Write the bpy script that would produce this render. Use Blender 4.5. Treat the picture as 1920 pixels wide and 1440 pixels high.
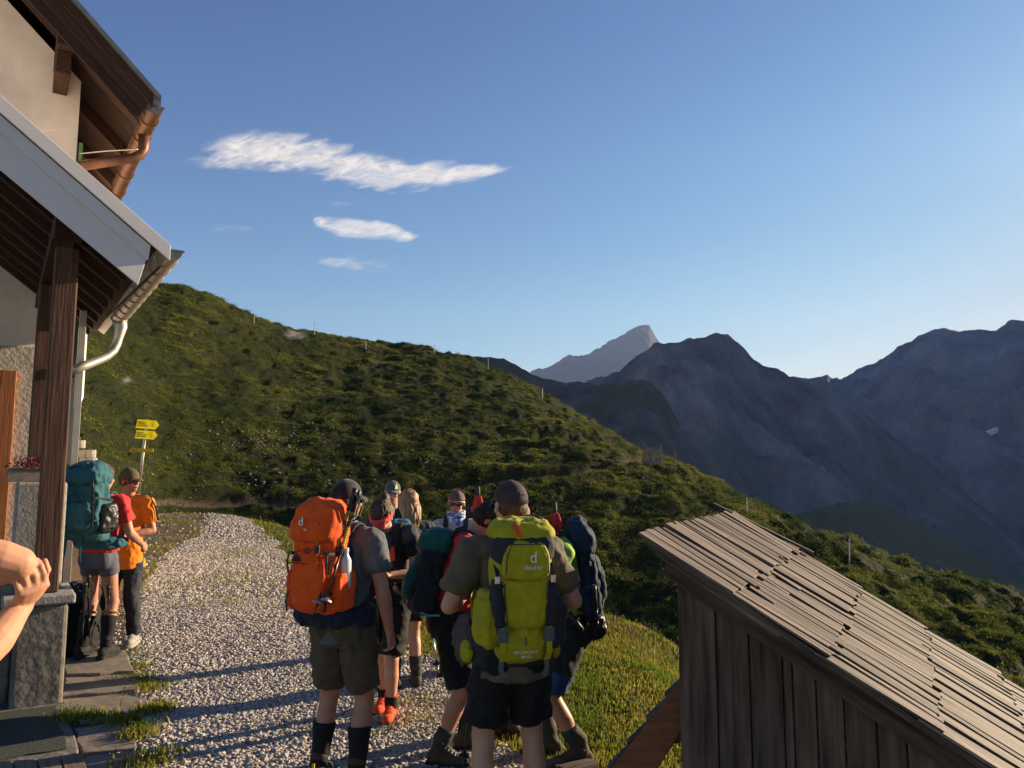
import bpy, math, random
import numpy as np
from mathutils import Vector
random.seed(7); RG = np.random.default_rng(11)
for o in list(bpy.data.objects): bpy.data.objects.remove(o)
SC = bpy.context.scene; COL = SC.collection
R = math.radians
# ------------------------------------------------------------------ camera, world, sun, exposure
TH = R(6.4); FP = 1460.0; CZ = 1.85
cam = bpy.data.cameras.new('camera'); co = bpy.data.objects.new('camera', cam); COL.objects.link(co)
cam.sensor_width = 36; cam.lens = 36 * FP / 1920; cam.clip_start = .05; cam.clip_end = 40000
co.location = (0, 0, CZ); co.rotation_euler = (math.pi / 2 + TH, 0, 0); SC.camera = co
SC.render.resolution_x = 1024; SC.render.resolution_y = 768
SAZ = R(61.5); SEL = R(15)       # sun azimuth clockwise from +Y, elevation
SD = np.array([math.sin(SAZ) * math.cos(SEL), math.cos(SAZ) * math.cos(SEL), math.sin(SEL)])
W = bpy.data.worlds.new('World'); SC.world = W; W.use_nodes = True
nt = W.node_tree; bg = nt.nodes['Background']
sky = nt.nodes.new('ShaderNodeTexSky'); sky.sky_type = 'NISHITA'; sky.sun_disc = False
sky.sun_elevation = SEL; sky.sun_rotation = SAZ; sky.altitude = 2200; sky.air_density = 1.0; sky.dust_density = .9; sky.ozone_density = 1.5
hs = nt.nodes.new('ShaderNodeHueSaturation'); hs.inputs['Saturation'].default_value = 1.05; nt.links.new(sky.outputs[0], hs.inputs['Color']); sp0 = nt.nodes.new('ShaderNodeSeparateColor'); cb0 = nt.nodes.new('ShaderNodeCombineColor'); nt.links.new(hs.outputs[0], sp0.inputs[0])
for c_, (k_, g_) in enumerate(((2.30, 2.75), (1.30, 2.0), (1.10, 1.32))):       # colour response of the sky, per channel
    a_ = nt.nodes.new('ShaderNodeMath'); a_.operation = 'DIVIDE'; a_.inputs[1].default_value = 3; b_ = nt.nodes.new('ShaderNodeMath'); b_.operation = 'POWER'; b_.inputs[1].default_value = g_; d_ = nt.nodes.new('ShaderNodeMath'); d_.operation = 'MULTIPLY'; d_.inputs[1].default_value = 3 * k_
    nt.links.new(sp0.outputs[c_], a_.inputs[0]); nt.links.new(a_.outputs[0], b_.inputs[0]); nt.links.new(b_.outputs[0], d_.inputs[0]); f_ = nt.nodes.new('ShaderNodeMath'); f_.operation = 'MULTIPLY_ADD'; f_.inputs[1].default_value = 1 / (9.5, 11.5, 15)[c_]; f_.inputs[2].default_value = 1; e_ = nt.nodes.new('ShaderNodeMath'); e_.operation = 'DIVIDE'; nt.links.new(d_.outputs[0], f_.inputs[0]); nt.links.new(d_.outputs[0], e_.inputs[0]); nt.links.new(f_.outputs[0], e_.inputs[1]); nt.links.new(e_.outputs[0], cb0.inputs[c_])
nt.links.new(cb0.outputs[0], bg.inputs[0]); bg.inputs[1].default_value = .052
sl = bpy.data.lights.new('sun', 'SUN'); so = bpy.data.objects.new('sun', sl); COL.objects.link(so)
sl.energy = 5.0; sl.angle = R(.5); sl.color = (1.0, .80, .54)
so.rotation_euler = Vector(-SD).to_track_quat('-Z', 'Y').to_euler()
SC.view_settings.view_transform = 'Standard'; SC.view_settings.look = 'None'; SC.view_settings.exposure = 1.62; SC.view_settings.gamma = 1
SC.cycles.volume_bounces = 1; SC.cycles.transparent_max_bounces = 16

# ------------------------------------------------------------------ maths
def ray(px, py):
    cx = (px - 960) / FP; cy = (720 - py) / FP; c, s = math.cos(TH), math.sin(TH)
    return np.array([cx, c - cy * s, s + cy * c])
def at(px, py, y):
    d = ray(px, py); return np.array([0, 0, CZ]) + d * (y / d[1])
def gd(px, py, z=0.0):
    d = ray(px, py); return np.array([0, 0, CZ]) + d * ((z - CZ) / d[2])
def proj(x, y, z):
    c, s = math.cos(TH), math.sin(TH); dz = z - CZ
    dep = y * c + dz * s; return 960 + FP * x / dep, 720 - FP * (dz * c - y * s) / dep
def te(px, py):
    d = ray(px, py); return d[0] / d[1], d[2] / d[1]
def nrm(v): v = np.asarray(v, float); return v / (np.linalg.norm(v) + 1e-12)
def A3(*v): return np.array(v, float)
def h32(ix, iy, iz, seed):
    h = (ix.astype(np.int64) * 374761393 + iy.astype(np.int64) * 668265263 + iz.astype(np.int64) * 2147483629 + seed * 974634777) & 0xffffffff
    h = ((h ^ (h >> 13)) * 1274126177) & 0xffffffff; h = h ^ (h >> 16)
    return (h & 0xffffff) / float(0xffffff) * 2 - 1
def vn(x, y, z=None, seed=0):
    x = np.asarray(x, float); y = np.asarray(y, float); z = np.zeros_like(x) if z is None else np.asarray(z, float)
    i, j, k = np.floor(x), np.floor(y), np.floor(z); f, g, e = x - i, y - j, z - k
    f = f * f * (3 - 2 * f); g = g * g * (3 - 2 * g); e = e * e * (3 - 2 * e); r = 0
    for a in (0, 1):
        for b in (0, 1):
            for c in (0, 1):
                r = r + h32(i + a, j + b, k + c, seed) * (f if a else 1 - f) * (g if b else 1 - g) * (e if c else 1 - e)
    return r
def fbm(x, y, z=None, o=4, seed=0, gain=.5):
    r = 0; a = 1; t = 0
    for n in range(o):
        m = 2 ** n; r = r + a * vn(x * m, y * m, None if z is None else z * m, seed + n * 7); t += a; a *= gain
    return r / t
def ss(x, a, b):
    t = np.clip((x - a) / (b - a), 0, 1); return t * t * (3 - 2 * t)

# ------------------------------------------------------------------ materials
def nd(t, ty, **k):
    n = t.nodes.new(ty)
    for a, b in k.items():
        if a in n.bl_rna.properties: setattr(n, a, b)
    return n
def mat(name, col, rough=.7, ns=0, var=.2, bump=0, bs=None, spec=.3, metal=0, rnd=0, col2=None, sheen=0, sss=0, stretch=None, uv=False, det=4, trans=0, lo=.3, hi=.7, alpha=1):
    m = bpy.data.materials.new(name); m.use_nodes = True; t = m.node_tree; b = t.nodes['Principled BSDF']
    b.inputs['Roughness'].default_value = rough; b.inputs['Specular IOR Level'].default_value = spec; b.inputs['Metallic'].default_value = metal
    b.inputs['Sheen Weight'].default_value = sheen
    if sss: b.inputs['Subsurface Weight'].default_value = sss; b.inputs['Subsurface Radius'].default_value = (.012, .004, .002); b.inputs['Subsurface Scale'].default_value = 1
    if trans: b.inputs['Transmission Weight'].default_value = trans
    b.inputs['Base Color'].default_value = (*col, 1)
    tc = nd(t, 'ShaderNodeTexCoord'); src = tc.outputs['UV' if uv else 'Object']
    if stretch:
        mp = nd(t, 'ShaderNodeMapping'); mp.inputs['Scale'].default_value = stretch; t.links.new(src, mp.inputs[0]); src = mp.outputs[0]
    last = None
    if ns:
        n = nd(t, 'ShaderNodeTexNoise'); n.inputs['Scale'].default_value = ns; n.inputs['Detail'].default_value = det; n.inputs['Roughness'].default_value = .62; t.links.new(src, n.inputs['Vector'])
        mr = nd(t, 'ShaderNodeMapRange'); mr.inputs[1].default_value = lo; mr.inputs[2].default_value = hi; t.links.new(n.outputs[0], mr.inputs[0])
        mx = nd(t, 'ShaderNodeMix', data_type='RGBA'); t.links.new(mr.outputs[0], mx.inputs[0])
        c2 = col2 if col2 else tuple(min(1, c * (1 + var)) for c in col); c1 = col if col2 else tuple(c * (1 - var) for c in col)
        mx.inputs[6].default_value = (*c1, 1); mx.inputs[7].default_value = (*c2, 1); last = mx.outputs[2]
    if rnd:
        a = nd(t, 'ShaderNodeAttribute'); a.attribute_name = 'rnd'
        mr = nd(t, 'ShaderNodeMapRange'); mr.inputs[3].default_value = 1 - rnd; mr.inputs[4].default_value = 1 + rnd; t.links.new(a.outputs['Fac'], mr.inputs[0])
        hv = nd(t, 'ShaderNodeHueSaturation'); t.links.new(mr.outputs[0], hv.inputs['Value'])
        if last: t.links.new(last, hv.inputs['Color'])
        else: hv.inputs['Color'].default_value = (*col, 1)
        last = hv.outputs[0]
    if last: t.links.new(last, b.inputs['Base Color'])
    if bump:
        n = nd(t, 'ShaderNodeTexNoise'); n.inputs['Scale'].default_value = bs or ns or 20; n.inputs['Detail'].default_value = 5; t.links.new(src, n.inputs['Vector'])
        bn = nd(t, 'ShaderNodeBump'); bn.inputs['Strength'].default_value = 1; bn.inputs['Distance'].default_value = bump
        t.links.new(n.outputs[0], bn.inputs['Height']); t.links.new(bn.outputs[0], b.inputs['Normal'])
    return m
def leafmat(name, c1, c2, ns, rnd=.6, tr=.45, lo=.38, hi=.62):
    m = mat(name, c1, .7, ns, rnd=rnd, col2=c2, spec=.08, lo=lo, hi=hi); t = m.node_tree; b = t.nodes['Principled BSDF']; tl = nd(t, 'ShaderNodeBsdfTranslucent'); mx = nd(t, 'ShaderNodeMixShader'); mx.inputs[0].default_value = tr
    t.links.new(b.inputs['Base Color'].links[0].from_socket, tl.inputs[0]); t.links.new(b.outputs[0], mx.inputs[1]); t.links.new(tl.outputs[0], mx.inputs[2]); t.links.new(mx.outputs[0], t.nodes['Material Output'].inputs[0]); return m
def fabric(name, col, rough=.8, var=.14, bump=.004, bs=28): return mat(name, col, rough, 16, var, bump, bs, .25, sheen=.05)
M = {}
M['skin'] = mat('skin', (.50, .26, .17), .5, 9, .13, .0008, 160, .4, sss=.25)
M['skin_tan'] = mat('skin_tan', (.42, .20, .13), .5, 9, .15, .0008, 160, .4, sss=.25)
M['skin_near'] = mat('skin_near', (.50, .25, .155), .6, 7, .14, .0004, 140, .25, sss=.3)
M['hair_dark'] = mat('hair_dark', (.018, .011, .008), .6, 60, .6, .006, 90)
M['hair_brown'] = mat('hair_brown', (.07, .032, .018), .55, 60, .6, .006, 90)
M['hair_blond'] = mat('hair_blond', (.30, .17, .075), .5, 50, .45, .008, 70, stretch=(1, 1, .2))
M['lip'] = mat('lip', (.33, .11, .09), .5)
M['glass_dark'] = mat('glass_dark', (.012, .02, .035), .08, spec=.9)
M['white_plastic'] = mat('white_plastic', (.78, .78, .76), .35)
M['metal'] = mat('metal', (.55, .55, .56), .35, 30, .1, metal=.9)
M['black'] = fabric('black_fabric', (.012, .012, .014))
M['blackp'] = mat('black_plastic', (.015, .015, .017), .45, 30, .2, spec=.4)
M['sole'] = mat('rubber_sole', (.02, .019, .018), .85, 40, .4, .002, 60)

# ------------------------------------------------------------------ mesh building
ORG = {}
class MB:
    def __init__(s): s.v = []; s.f = []; s.uv = []; s.rn = []; s.mi = []; s.n = 0
    def add(s, V, F, rnd=None, uv=None, m=0):
        V = [tuple(map(float, p)) for p in V]; r = random.random() if rnd is None else rnd
        s.v += V
        for i, f in enumerate(F):
            s.f.append([a + s.n for a in f]); s.rn.append(r); s.mi.append(m)
            s.uv += (uv[i] if uv else [(0, 0)] * len(f))
        s.n += len(V); return s
    def box(s, c, a, b, h, rnd=None, m=0):       # c centre; a, b, h half vectors, a = long/grain axis
        c, a, b, h = map(lambda q: np.asarray(q, float), (c, a, b, h))
        if np.dot(np.cross(a, b), h) < 0: b = -b
        P = [c + i * a + j * b + k * h for k in (-1, 1) for j in (-1, 1) for i in (-1, 1)]
        F = [(0, 2, 3, 1), (4, 5, 7, 6), (0, 1, 5, 4), (2, 6, 7, 3), (0, 4, 6, 2), (1, 3, 7, 5)]
        la, lb, lh = map(np.linalg.norm, (a, b, h)); o1, o2 = random.random() * 20, random.random() * 20; U = []
        L = [(i * la, j * lb, k * lh) for k in (-1, 1) for j in (-1, 1) for i in (-1, 1)]
        for f in F: U.append([(L[q][0] + o1, L[q][1] + L[q][2] * 1.37 + o2) for q in f])
        return s.add(P, F, rnd, U, m)
    def tube(s, P, r, n=10, ref=(0, 0, 1), cap=True, m=0, rnd=None):
        P = [np.asarray(p, float) for p in P]; K = len(P)
        r = list(r) if hasattr(r, '__len__') else [r] * K
        V = []; ref = nrm(ref)
        for i in range(K):
            t = nrm(P[min(i + 1, K - 1)] - P[max(i - 1, 0)]); q = ref if abs(np.dot(ref, t)) < .96 else nrm(A3(.31, .95, .05))
            x = nrm(np.cross(q, t)); y = np.cross(t, x); rx, ry = (r[i] if hasattr(r[i], '__len__') else (r[i], r[i]))
            for j in range(n):
                a = 2 * math.pi * j / n; V.append(P[i] + x * rx * math.cos(a) + y * ry * math.sin(a))
        F = [(i * n + j, i * n + (j + 1) % n, (i + 1) * n + (j + 1) % n, (i + 1) * n + j) for i in range(K - 1) for j in range(n)]
        if cap: F += [tuple(range(n - 1, -1, -1)), tuple((K - 1) * n + j for j in range(n))]
        return s.add(V, F, rnd, None, m)
    def ell(s, c, ax, nu=14, nv=9, m=0, rnd=None):   # ax: three semi-axis vectors
        c = np.asarray(c, float); X, Y, Z = [np.asarray(a, float) for a in ax]; V = [c - Z]; F = []
        if np.dot(np.cross(X, Y), Z) < 0: X = -X
        for i in range(1, nv):
            p = -math.pi / 2 + math.pi * i / nv
            for j in range(nu):
                a = 2 * math.pi * j / nu; V.append(c + (X * math.cos(a) + Y * math.sin(a)) * math.cos(p) + Z * math.sin(p))
        V.append(c + Z); e = len(V) - 1
        for j in range(nu):
            k = (j + 1) % nu; F.append((0, 1 + k, 1 + j)); F.append((e, e - nu + j, e - nu + k))
            for i in range(nv - 2): F.append((1 + i * nu + j, 1 + i * nu + k, 1 + (i + 1) * nu + k, 1 + (i + 1) * nu + j))
        return s.add(V, F, rnd, None, m)
    def loft(s, rings, cap=True, m=0, rnd=None):
        n = len(rings[0]); V = [p for r in rings for p in r]; K = len(rings)
        F = [(i * n + j, i * n + (j + 1) % n, (i + 1) * n + (j + 1) % n, (i + 1) * n + j) for i in range(K - 1) for j in range(n)]
        if cap: F += [tuple(range(n - 1, -1, -1)), tuple((K - 1) * n + j for j in range(n))]
        return s.add(V, F, rnd, None, m)
    def prism(s, poly, d, m=0, rnd=None):          # polygon of 3D points extruded by vector d
        P = [np.asarray(p, float) for p in poly]; n = len(P); V = P + [p + d for p in P]
        F = [tuple(range(n - 1, -1, -1)), tuple(n + j for j in range(n))] + [(j, (j + 1) % n, n + (j + 1) % n, n + j) for j in range(n)]
        lx = nrm(P[1] - P[0]); ly = nrm(np.cross(nrm(d), lx)); U = [[(np.dot(V[q], lx), np.dot(V[q], ly) + .7 * np.dot(V[q], nrm(d))) for q in f] for f in F]
        return s.add(V, F, rnd, U, m)
    def ribbon(s, P, wv, w, t=.004, m=0, rnd=None):
        P = [np.asarray(p, float) for p in P]; wv = nrm(wv); V = []
        for i, p in enumerate(P):
            tt = nrm(P[min(i + 1, len(P) - 1)] - P[max(i - 1, 0)]); wd = nrm(wv - tt * np.dot(wv, tt)); nn = np.cross(tt, wd)
            V += [p - wd * w / 2 - nn * t / 2, p + wd * w / 2 - nn * t / 2, p + wd * w / 2 + nn * t / 2, p - wd * w / 2 + nn * t / 2]
        K = len(P); F = [(i * 4 + j, i * 4 + (j + 1) % 4, i * 4 + 4 + (j + 1) % 4, i * 4 + 4 + j) for i in range(K - 1) for j in range(4)]
        F += [(3, 2, 1, 0), tuple((K - 1) * 4 + j for j in range(4))]
        return s.add(V, F, rnd, None, m)
    def build(s, name, mats, parent=None, smooth=False, bevel=0, kind=None):
        org = ORG.get(parent.name, np.zeros(3)) if parent else np.zeros(3)
        me = bpy.data.meshes.new(name); me.from_pydata([tuple(np.subtract(v, org)) for v in s.v], [], s.f); 
        uvl = me.uv_layers.new(name='UVMap'); uvl.data.foreach_set('uv', np.array(s.uv, float).ravel())
        at_ = me.attributes.new('rnd', 'FLOAT', 'FACE'); at_.data.foreach_set('value', s.rn)
        me.polygons.foreach_set('material_index', s.mi)
        return fin(me, name, mats, parent, smooth, bevel, kind)
def fin(me, name, mats, parent=None, smooth=False, bevel=0, kind=None):
    me.name = name
    for m in (mats if isinstance(mats, (list, tuple)) else [mats]): me.materials.append(M[m] if isinstance(m, str) else m)
    o = bpy.data.objects.new(name, me); COL.objects.link(o)
    if smooth: me.shade_smooth()
    if bevel:
        b = o.modifiers.new('bevel', 'BEVEL'); b.width = bevel; b.segments = 2; b.limit_method = 'ANGLE'; b.angle_limit = R(40)
    if parent: o.parent = parent; ORG[o.name] = ORG.get(parent.name, np.zeros(3))
    if kind: o['kind'] = kind
    return o
def thing(name, loc, label, cat, group=None):
    o = bpy.data.objects.new(name, None); COL.objects.link(o); o.location = tuple(map(float, loc)); o.empty_display_size = .2
    ORG[o.name] = np.asarray(loc, float); return tag(o, label, cat, group)
def tag(o, label, cat, group=None):
    o['label'] = label; o['category'] = cat
    if group: o['group'] = group
    return o
def blob(mb, vox, name, m, parent=None, smooth=4, disp=None, kind=None):
    """union of overlapping closed pieces, remeshed into one smooth skin; disp=(amp, freq, ridged)"""
    me = bpy.data.meshes.new('t'); me.from_pydata(mb.v, [], mb.f); o = bpy.data.objects.new('t', me); COL.objects.link(o)
    r = o.modifiers.new('r', 'REMESH'); r.mode = 'VOXEL'; r.voxel_size = vox
    s_ = o.modifiers.new('s', 'SMOOTH'); s_.factor = .5; s_.iterations = smooth
    dg = bpy.context.evaluated_depsgraph_get(); out = bpy.data.meshes.new_from_object(o.evaluated_get(dg)); bpy.data.objects.remove(o)
    n = len(out.vertices); V = np.empty(n * 3); out.vertices.foreach_get('co', V); V = V.reshape(-1, 3)
    if disp:
        N = np.empty(n * 3); out.vertices.foreach_get('normal', N); N = N.reshape(-1, 3)
        amp, fr = disp[0], disp[1]; sx = disp[3] if len(disp) > 3 else (1, 1, 1); w = V * fr * np.array(sx)
        q = fbm(w[:, 0], w[:, 1], w[:, 2], 3, 3)
        if len(disp) > 2 and disp[2]: q = (1 - np.abs(q) * 2.6); q = np.clip(q, -1, 1) * .8; w2 = w * 2.7 * np.array([1, 1, .55]) + 9; q2 = 1 - np.abs(fbm(w2[:, 0], w2[:, 1], w2[:, 2], 2, 8)) * 3; q = q + .35 * np.clip(q2, -1, 1)
        V = V + N * (amp * q)[:, None]
    org = ORG.get(parent.name, np.zeros(3)) if parent else np.zeros(3)
    out.vertices.foreach_set('co', (V - org).ravel()); out.materials.clear()
    return fin(out, name, m, parent, True, 0, kind)
def grid(name, P, mats, parent=None, attrs=None, smooth=True, kind='structure', uvs=None):   # P (n,m,3)
    n, m = P.shape[:2]; me = bpy.data.meshes.new(name)
    idx = np.arange(n * m).reshape(n, m); q = np.stack([idx[:-1, :-1], idx[:-1, 1:], idx[1:, 1:], idx[1:, :-1]], -1).reshape(-1, 4)
    return fastmesh(name, P.reshape(-1, 3), q, mats, parent, attrs, smooth, kind)
def fastmesh(name, V, Fq, mats, parent=None, attrs=None, smooth=False, kind=None, fattr=None):
    me = bpy.data.meshes.new(name); k = Fq.shape[1]; me.vertices.add(len(V)); me.vertices.foreach_set('co', np.ascontiguousarray(V, np.float32).ravel())
    me.loops.add(Fq.size); me.loops.foreach_set('vertex_index', Fq.astype(np.int32).ravel())
    me.polygons.add(len(Fq)); me.polygons.foreach_set('loop_start', np.arange(0, Fq.size, k, dtype=np.int32))
    me.update(calc_edges=True)
    for a, v in (attrs or {}).items():
        at_ = me.attributes.new(a, 'FLOAT', 'POINT'); at_.data.foreach_set('value', np.ascontiguousarray(v, np.float32).ravel())
    for a, v in (fattr or {}).items():
        at_ = me.attributes.new(a, 'FLOAT', 'FACE'); at_.data.foreach_set('value', np.ascontiguousarray(v, np.float32).ravel())
    return fin(me, name, mats, parent, smooth, 0, kind)

# ================================================================== TERRAIN
CP = np.array([  # px, edge of the near flat, gully depth, gully z, ridge depth, ridge py
 (-600, 17, 17, .4, 44, 400), (100, 17, 17.5, .4, 48, 475), (200, 20, 21, .35, 49, 505), (300, 29, 30, .3, 50, 537), (345, 29, 30, .3, 51, 541), (400, 29, 31, .2, 52, 563),
 (500, 25, 31, -.3, 55, 607), (550, 22, 31, -.7, 57, 622), (600, 18, 30, -1, 58, 628), (640, 17, 30, -1.4, 59, 637), (700, 15, 29, -2, 60, 642), (760, 13.5, 29, -2.5, 60, 650), (820, 12.5, 28, -3, 60, 660), (900, 12, 27, -3.8, 58, 686), (1000, 11, 26, -4.5, 56, 733),
 (1130, 9.9, 24, -5.5, 51, 806), (1200, 9.3, 23, -6, 47, 853), (1240, 9, 22.5, -6.1, 46, 868), (1300, 8.6, 22, -6.2, 44, 897), (1400, 8, 20, -6.5, 40, 958), (1500, 7.6, 20, -6.6, 38, 993), (1600, 7.4, 19, -6.8, 36, 1019), (1700, 7.2, 19, -6.9, 35, 1056), (1750, 7, 18, -7, 34, 1074), (1850, 7, 18, -7, 33, 1095), (1920, 7, 17, -7, 32, 1117), (2600, 7, 16, -8, 30, 1330)])
CT = []; CE = []
for r in CP: a, b = te(r[0], r[5]); CT.append(a); CE.append(b)
CT = np.array(CT); CE = np.array(CE)
_tf = np.linspace(CT[0], CT[-1], 3000); _k = np.exp(-np.linspace(-2.2, 2.2, 361) ** 2); _k /= _k.sum()
_cs = {k: np.convolve(np.pad(np.interp(_tf, CT, CP[:, k]), 180, mode='edge'), _k, 'valid') for k in (1, 2, 3, 4)}
def ci(t, k): return np.interp(t, _tf, _cs[k])
def zflat(x, y):
    z = .022 * np.clip(y - 5.5, 0, 30) ** .9 + .02 * fbm(x * .8, y * .8, None, 3, 5)
    z = z + .35 * ss(-x / np.maximum(y, 1), .47, .58) * ss(y, 13, 20)               # dirt mound beside the path
    return z - .35 * ss(x, 1.2, 2.2) * (1 - ss(y, 8, 10)) - .05 * ss(x, .3, 1.5)
def hillz(t, y):
    E, G, zg, Rd = ci(t, 1), ci(t, 2), ci(t, 3), ci(t, 4); zr = CZ + np.interp(t, CT, CE) * Rd
    z0 = zflat(t * y, np.minimum(y, E)); zE = zflat(t * E, E)
    q = np.clip((y - E) / (G - E), 0, 1); za = np.where(y < E, z0, zE + (zg - zE) * (q * .7 + .3 * q * q * (3 - 2 * q)))
    p = np.clip((y - G) / (Rd - G), 0, 1.0); kc = .12 + .28 * ss(t, -.1, .15); zb = zg + (zr - zg) * ((1 + kc) * p - kc * p ** 3)
    z = np.where(y < G, za, zb); k = np.clip(y - Rd, 0, None)
    return z - .10 * k * np.clip(k, 0, 4) - .35 * k
def bumps(x, y, z, amp):
    w = fbm(x * .09, y * .05, z * .12, 3, 31); l = fbm(x * .55 + w, y * .28, z * .9, 4, 41, .6); f = fbm(x * 1.7, y * 1.1, z * 2.0, 3, 51, .6)
    return amp * (1.3 * w + .6 * (1 - 2 * np.abs(l)) + .36 * f)
NT = 1150; T = np.linspace(te(-560, 700)[0], te(2400, 900)[0], NT)
def masks(x, y, z):
    px, py = proj(x, y, z); nz = fbm(x * 1.6, y * 1.6, None, 4, 77)
    rp = np.interp(py, [955, 1000, 1065, 1100, 1150, 1200, 1300, 1440, 1700], [452, 500, 565, 640, 735, 800, 885, 965, 1100]) + nz * np.interp(py, [950, 1100, 1440], [10, 50, 130])
    lp = np.interp(py, [955, 1000, 1040, 1100, 1200, 1300, 1440, 1700], [392, 372, 305, 262, 236, 255, 275, 300]) + nz * np.interp(py, [950, 1100, 1440], [10, 22, 40])
    w = np.interp(py, [950, 1440], [7, 26])
    g = np.clip((px - lp) / w, 0, 1) * np.clip((rp - px) / w, 0, 1)
    d = (1 - np.clip((px - lp) / w, 0, 1)) * ss(py, 925, 945)
    return np.clip(g, 0, 1), np.clip(d, 0, 1)
def tmat(name, grass1, grass2, dirt, gravel, rock=None, hs=1.2):
    m = bpy.data.materials.new(name); m.use_nodes = True; t = m.node_tree; b = t.nodes['Principled BSDF']; b.inputs['Roughness'].default_value = .9; b.inputs['Specular IOR Level'].default_value = .1
    tc = nd(t, 'ShaderNodeTexCoord')
    def noise(s, d=5):
        n = nd(t, 'ShaderNodeTexNoise'); n.inputs['Scale'].default_value = s; n.inputs['Detail'].default_value = d; n.inputs['Roughness'].default_value = .65; t.links.new(tc.outputs['Object'], n.inputs['Vector']); return n.outputs[0]
    def mix(f, a, c):
        x = nd(t, 'ShaderNodeMix', data_type='RGBA')
        if f is not None: t.links.new(f, x.inputs[0])
        for v, i in ((a, 6), (c, 7)):
            if isinstance(v, tuple): x.inputs[i].default_value = (*v, 1)
            else: t.links.new(v, x.inputs[i])
        return x.outputs[2]
    def rng(s, lo, hi):
        r = nd(t, 'ShaderNodeMapRange'); r.inputs[1].default_value = lo; r.inputs[2].default_value = hi; t.links.new(s, r.inputs[0]); return r.outputs[0]
    def attr(n): a = nd(t, 'ShaderNodeAttribute'); a.attribute_name = n; return a.outputs['Fac']
    g = mix(rng(noise(hs), .35, .68), grass1, grass2); g = mix(rng(noise(hs * 9), .3, .8), g, tuple(c * .5 for c in grass1))
    dd = mix(rng(noise(14), .3, .7), dirt, tuple(c * 1.8 for c in dirt)); g = mix(attr('dirt'), g, dd)
    vo = nd(t, 'ShaderNodeTexVoronoi'); vo.inputs['Scale'].default_value = 24; t.links.new(tc.outputs['Object'], vo.inputs['Vector'])
    gr = mix(rng(vo.outputs['Color'], .2, .9), tuple(c * .55 for c in gravel), tuple(c * 1.25 for c in gravel)); g = mix(attr('gravel'), g, gr)
    if rock: g = mix(attr('rock'), g, mix(rng(noise(3), .3, .7), rock, tuple(c * 1.9 for c in rock)))
    t.links.new(g, b.inputs['Base Color'])
    bn = nd(t, 'ShaderNodeBump'); bn.inputs['Distance'].default_value = .03; bn.inputs['Strength'].default_value = .9; t.links.new(vo.outputs['Distance'], bn.inputs['Height'])
    b2 = nd(t, 'ShaderNodeBump'); b2.inputs['Distance'].default_value = .05; t.links.new(noise(18), b2.inputs['Height']); t.links.new(bn.outputs[0], b2.inputs['Normal']); t.links.new(b2.outputs[0], b.inputs['Normal'])
    return m
M['ground'] = tmat('ground', (.05, .06, .014), (.10, .09, .025), (.10, .07, .048), (.30, .265, .235))
M['hill'] = tmat('hill', (.014, .020, .006), (.042, .043, .010), (.07, .05, .034), (.2, .2, .2), (.13, .12, .11), .8)
# near ground: up to the foot of the hill
KN = 330
Yn = np.concatenate([[-8, -3, 0, 1.5, 3], 3.6 * (1.0 / 3.6) ** 0 * np.geomspace(1, 1, 1)]); 
q = np.linspace(0, 1, KN); Q = 4.0 * (1 / 4.0) ** 0
tt = T[None, :]; G = ci(T, 2)
yy = 4.2 * (G[None, :] / 4.2) ** q[:, None]
xx = tt * yy; zz = hillz(np.broadcast_to(tt, yy.shape), yy)
edge = ss(yy, ci(T, 1)[None, :] * 1.0, ci(T, 1)[None, :] * 1.3)
zz = zz + bumps(xx, yy, zz, .25) * edge * (1 - ss(q[:, None], .94, 1)) 
g_, d_ = masks(xx, yy, zz); off = (yy < ci(T, 1)[None, :] * 1.03); g_ = g_ * off; d_ = np.maximum(d_ * off, 0)
zz = zz + (1 - g_) * (1 - d_) * off * .03 * fbm(xx * 3, yy * 3, None, 3, 9)
PG = np.stack([xx, yy, zz], -1)
grid('ground', PG, 'ground', attrs={'gravel': g_, 'dirt': d_})
# apron under and behind the camera
ax, ay = np.meshgrid(np.linspace(-14, 14, 40), np.linspace(-12, 4.6, 26)); 
AP = np.stack([ax, ay, -.03 + 0 * ax], -1); AP[..., 2] -= .6 * ss(ax, 1.2, 2.4)
grid('terrace_ground', AP, 'ground', attrs={'gravel': np.ones(ax.shape), 'dirt': 0 * ax})
# hill
KH = 560; p = np.linspace(0, 1.28, KH)[:, None]; Rd = ci(T, 4)[None, :]; yy = G[None, :] + (Rd - G[None, :]) * p
xx = tt * yy; zz = hillz(np.broadcast_to(tt, yy.shape), yy); base = zz.copy()
amp = ss(p, 0, .06) * (.5 + .15 * ss(p, .3, 1)); B = bumps(xx, yy, zz, 1.0)
TRx = [300, 480, 640, 800, 950, 1100, 1205, 1260, 1500]; TRy = [944, 948, 950, 934, 913, 892, 872, 878, 1000]
px, py = proj(xx, yy, zz); dtr = (py - np.interp(px, TRx, TRy)); near = np.exp(-(dtr / 5.0) ** 2) * (px < 1235) * (p < 1.0)
B = B * (1 - near * .8)
tz = base * 1.25 + 1.3 * fbm(xx * .22, yy * .22, None, 3, 140) + .35 * fbm(xx * 1.1, yy * 1.1, None, 2, 141); st_ = tz - np.floor(tz); terr = np.minimum(st_ / .72, (1 - st_) / .28) - .5
zz = zz + B * amp * .85 - near * .10 + terr * .20 * ss(p, .0, .06) * (1 - near) * (.5 + .5 * ss(fbm(xx * .12, yy * .12, None, 2, 142), -.4, .3))
rock = np.exp(-(((px - 556) / 16) ** 2 + ((py - 638) / 9) ** 2)) * 1.6 + .9 * np.exp(-(((px - 237) / 8) ** 2 + ((py - 725) / 5) ** 2))
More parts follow.
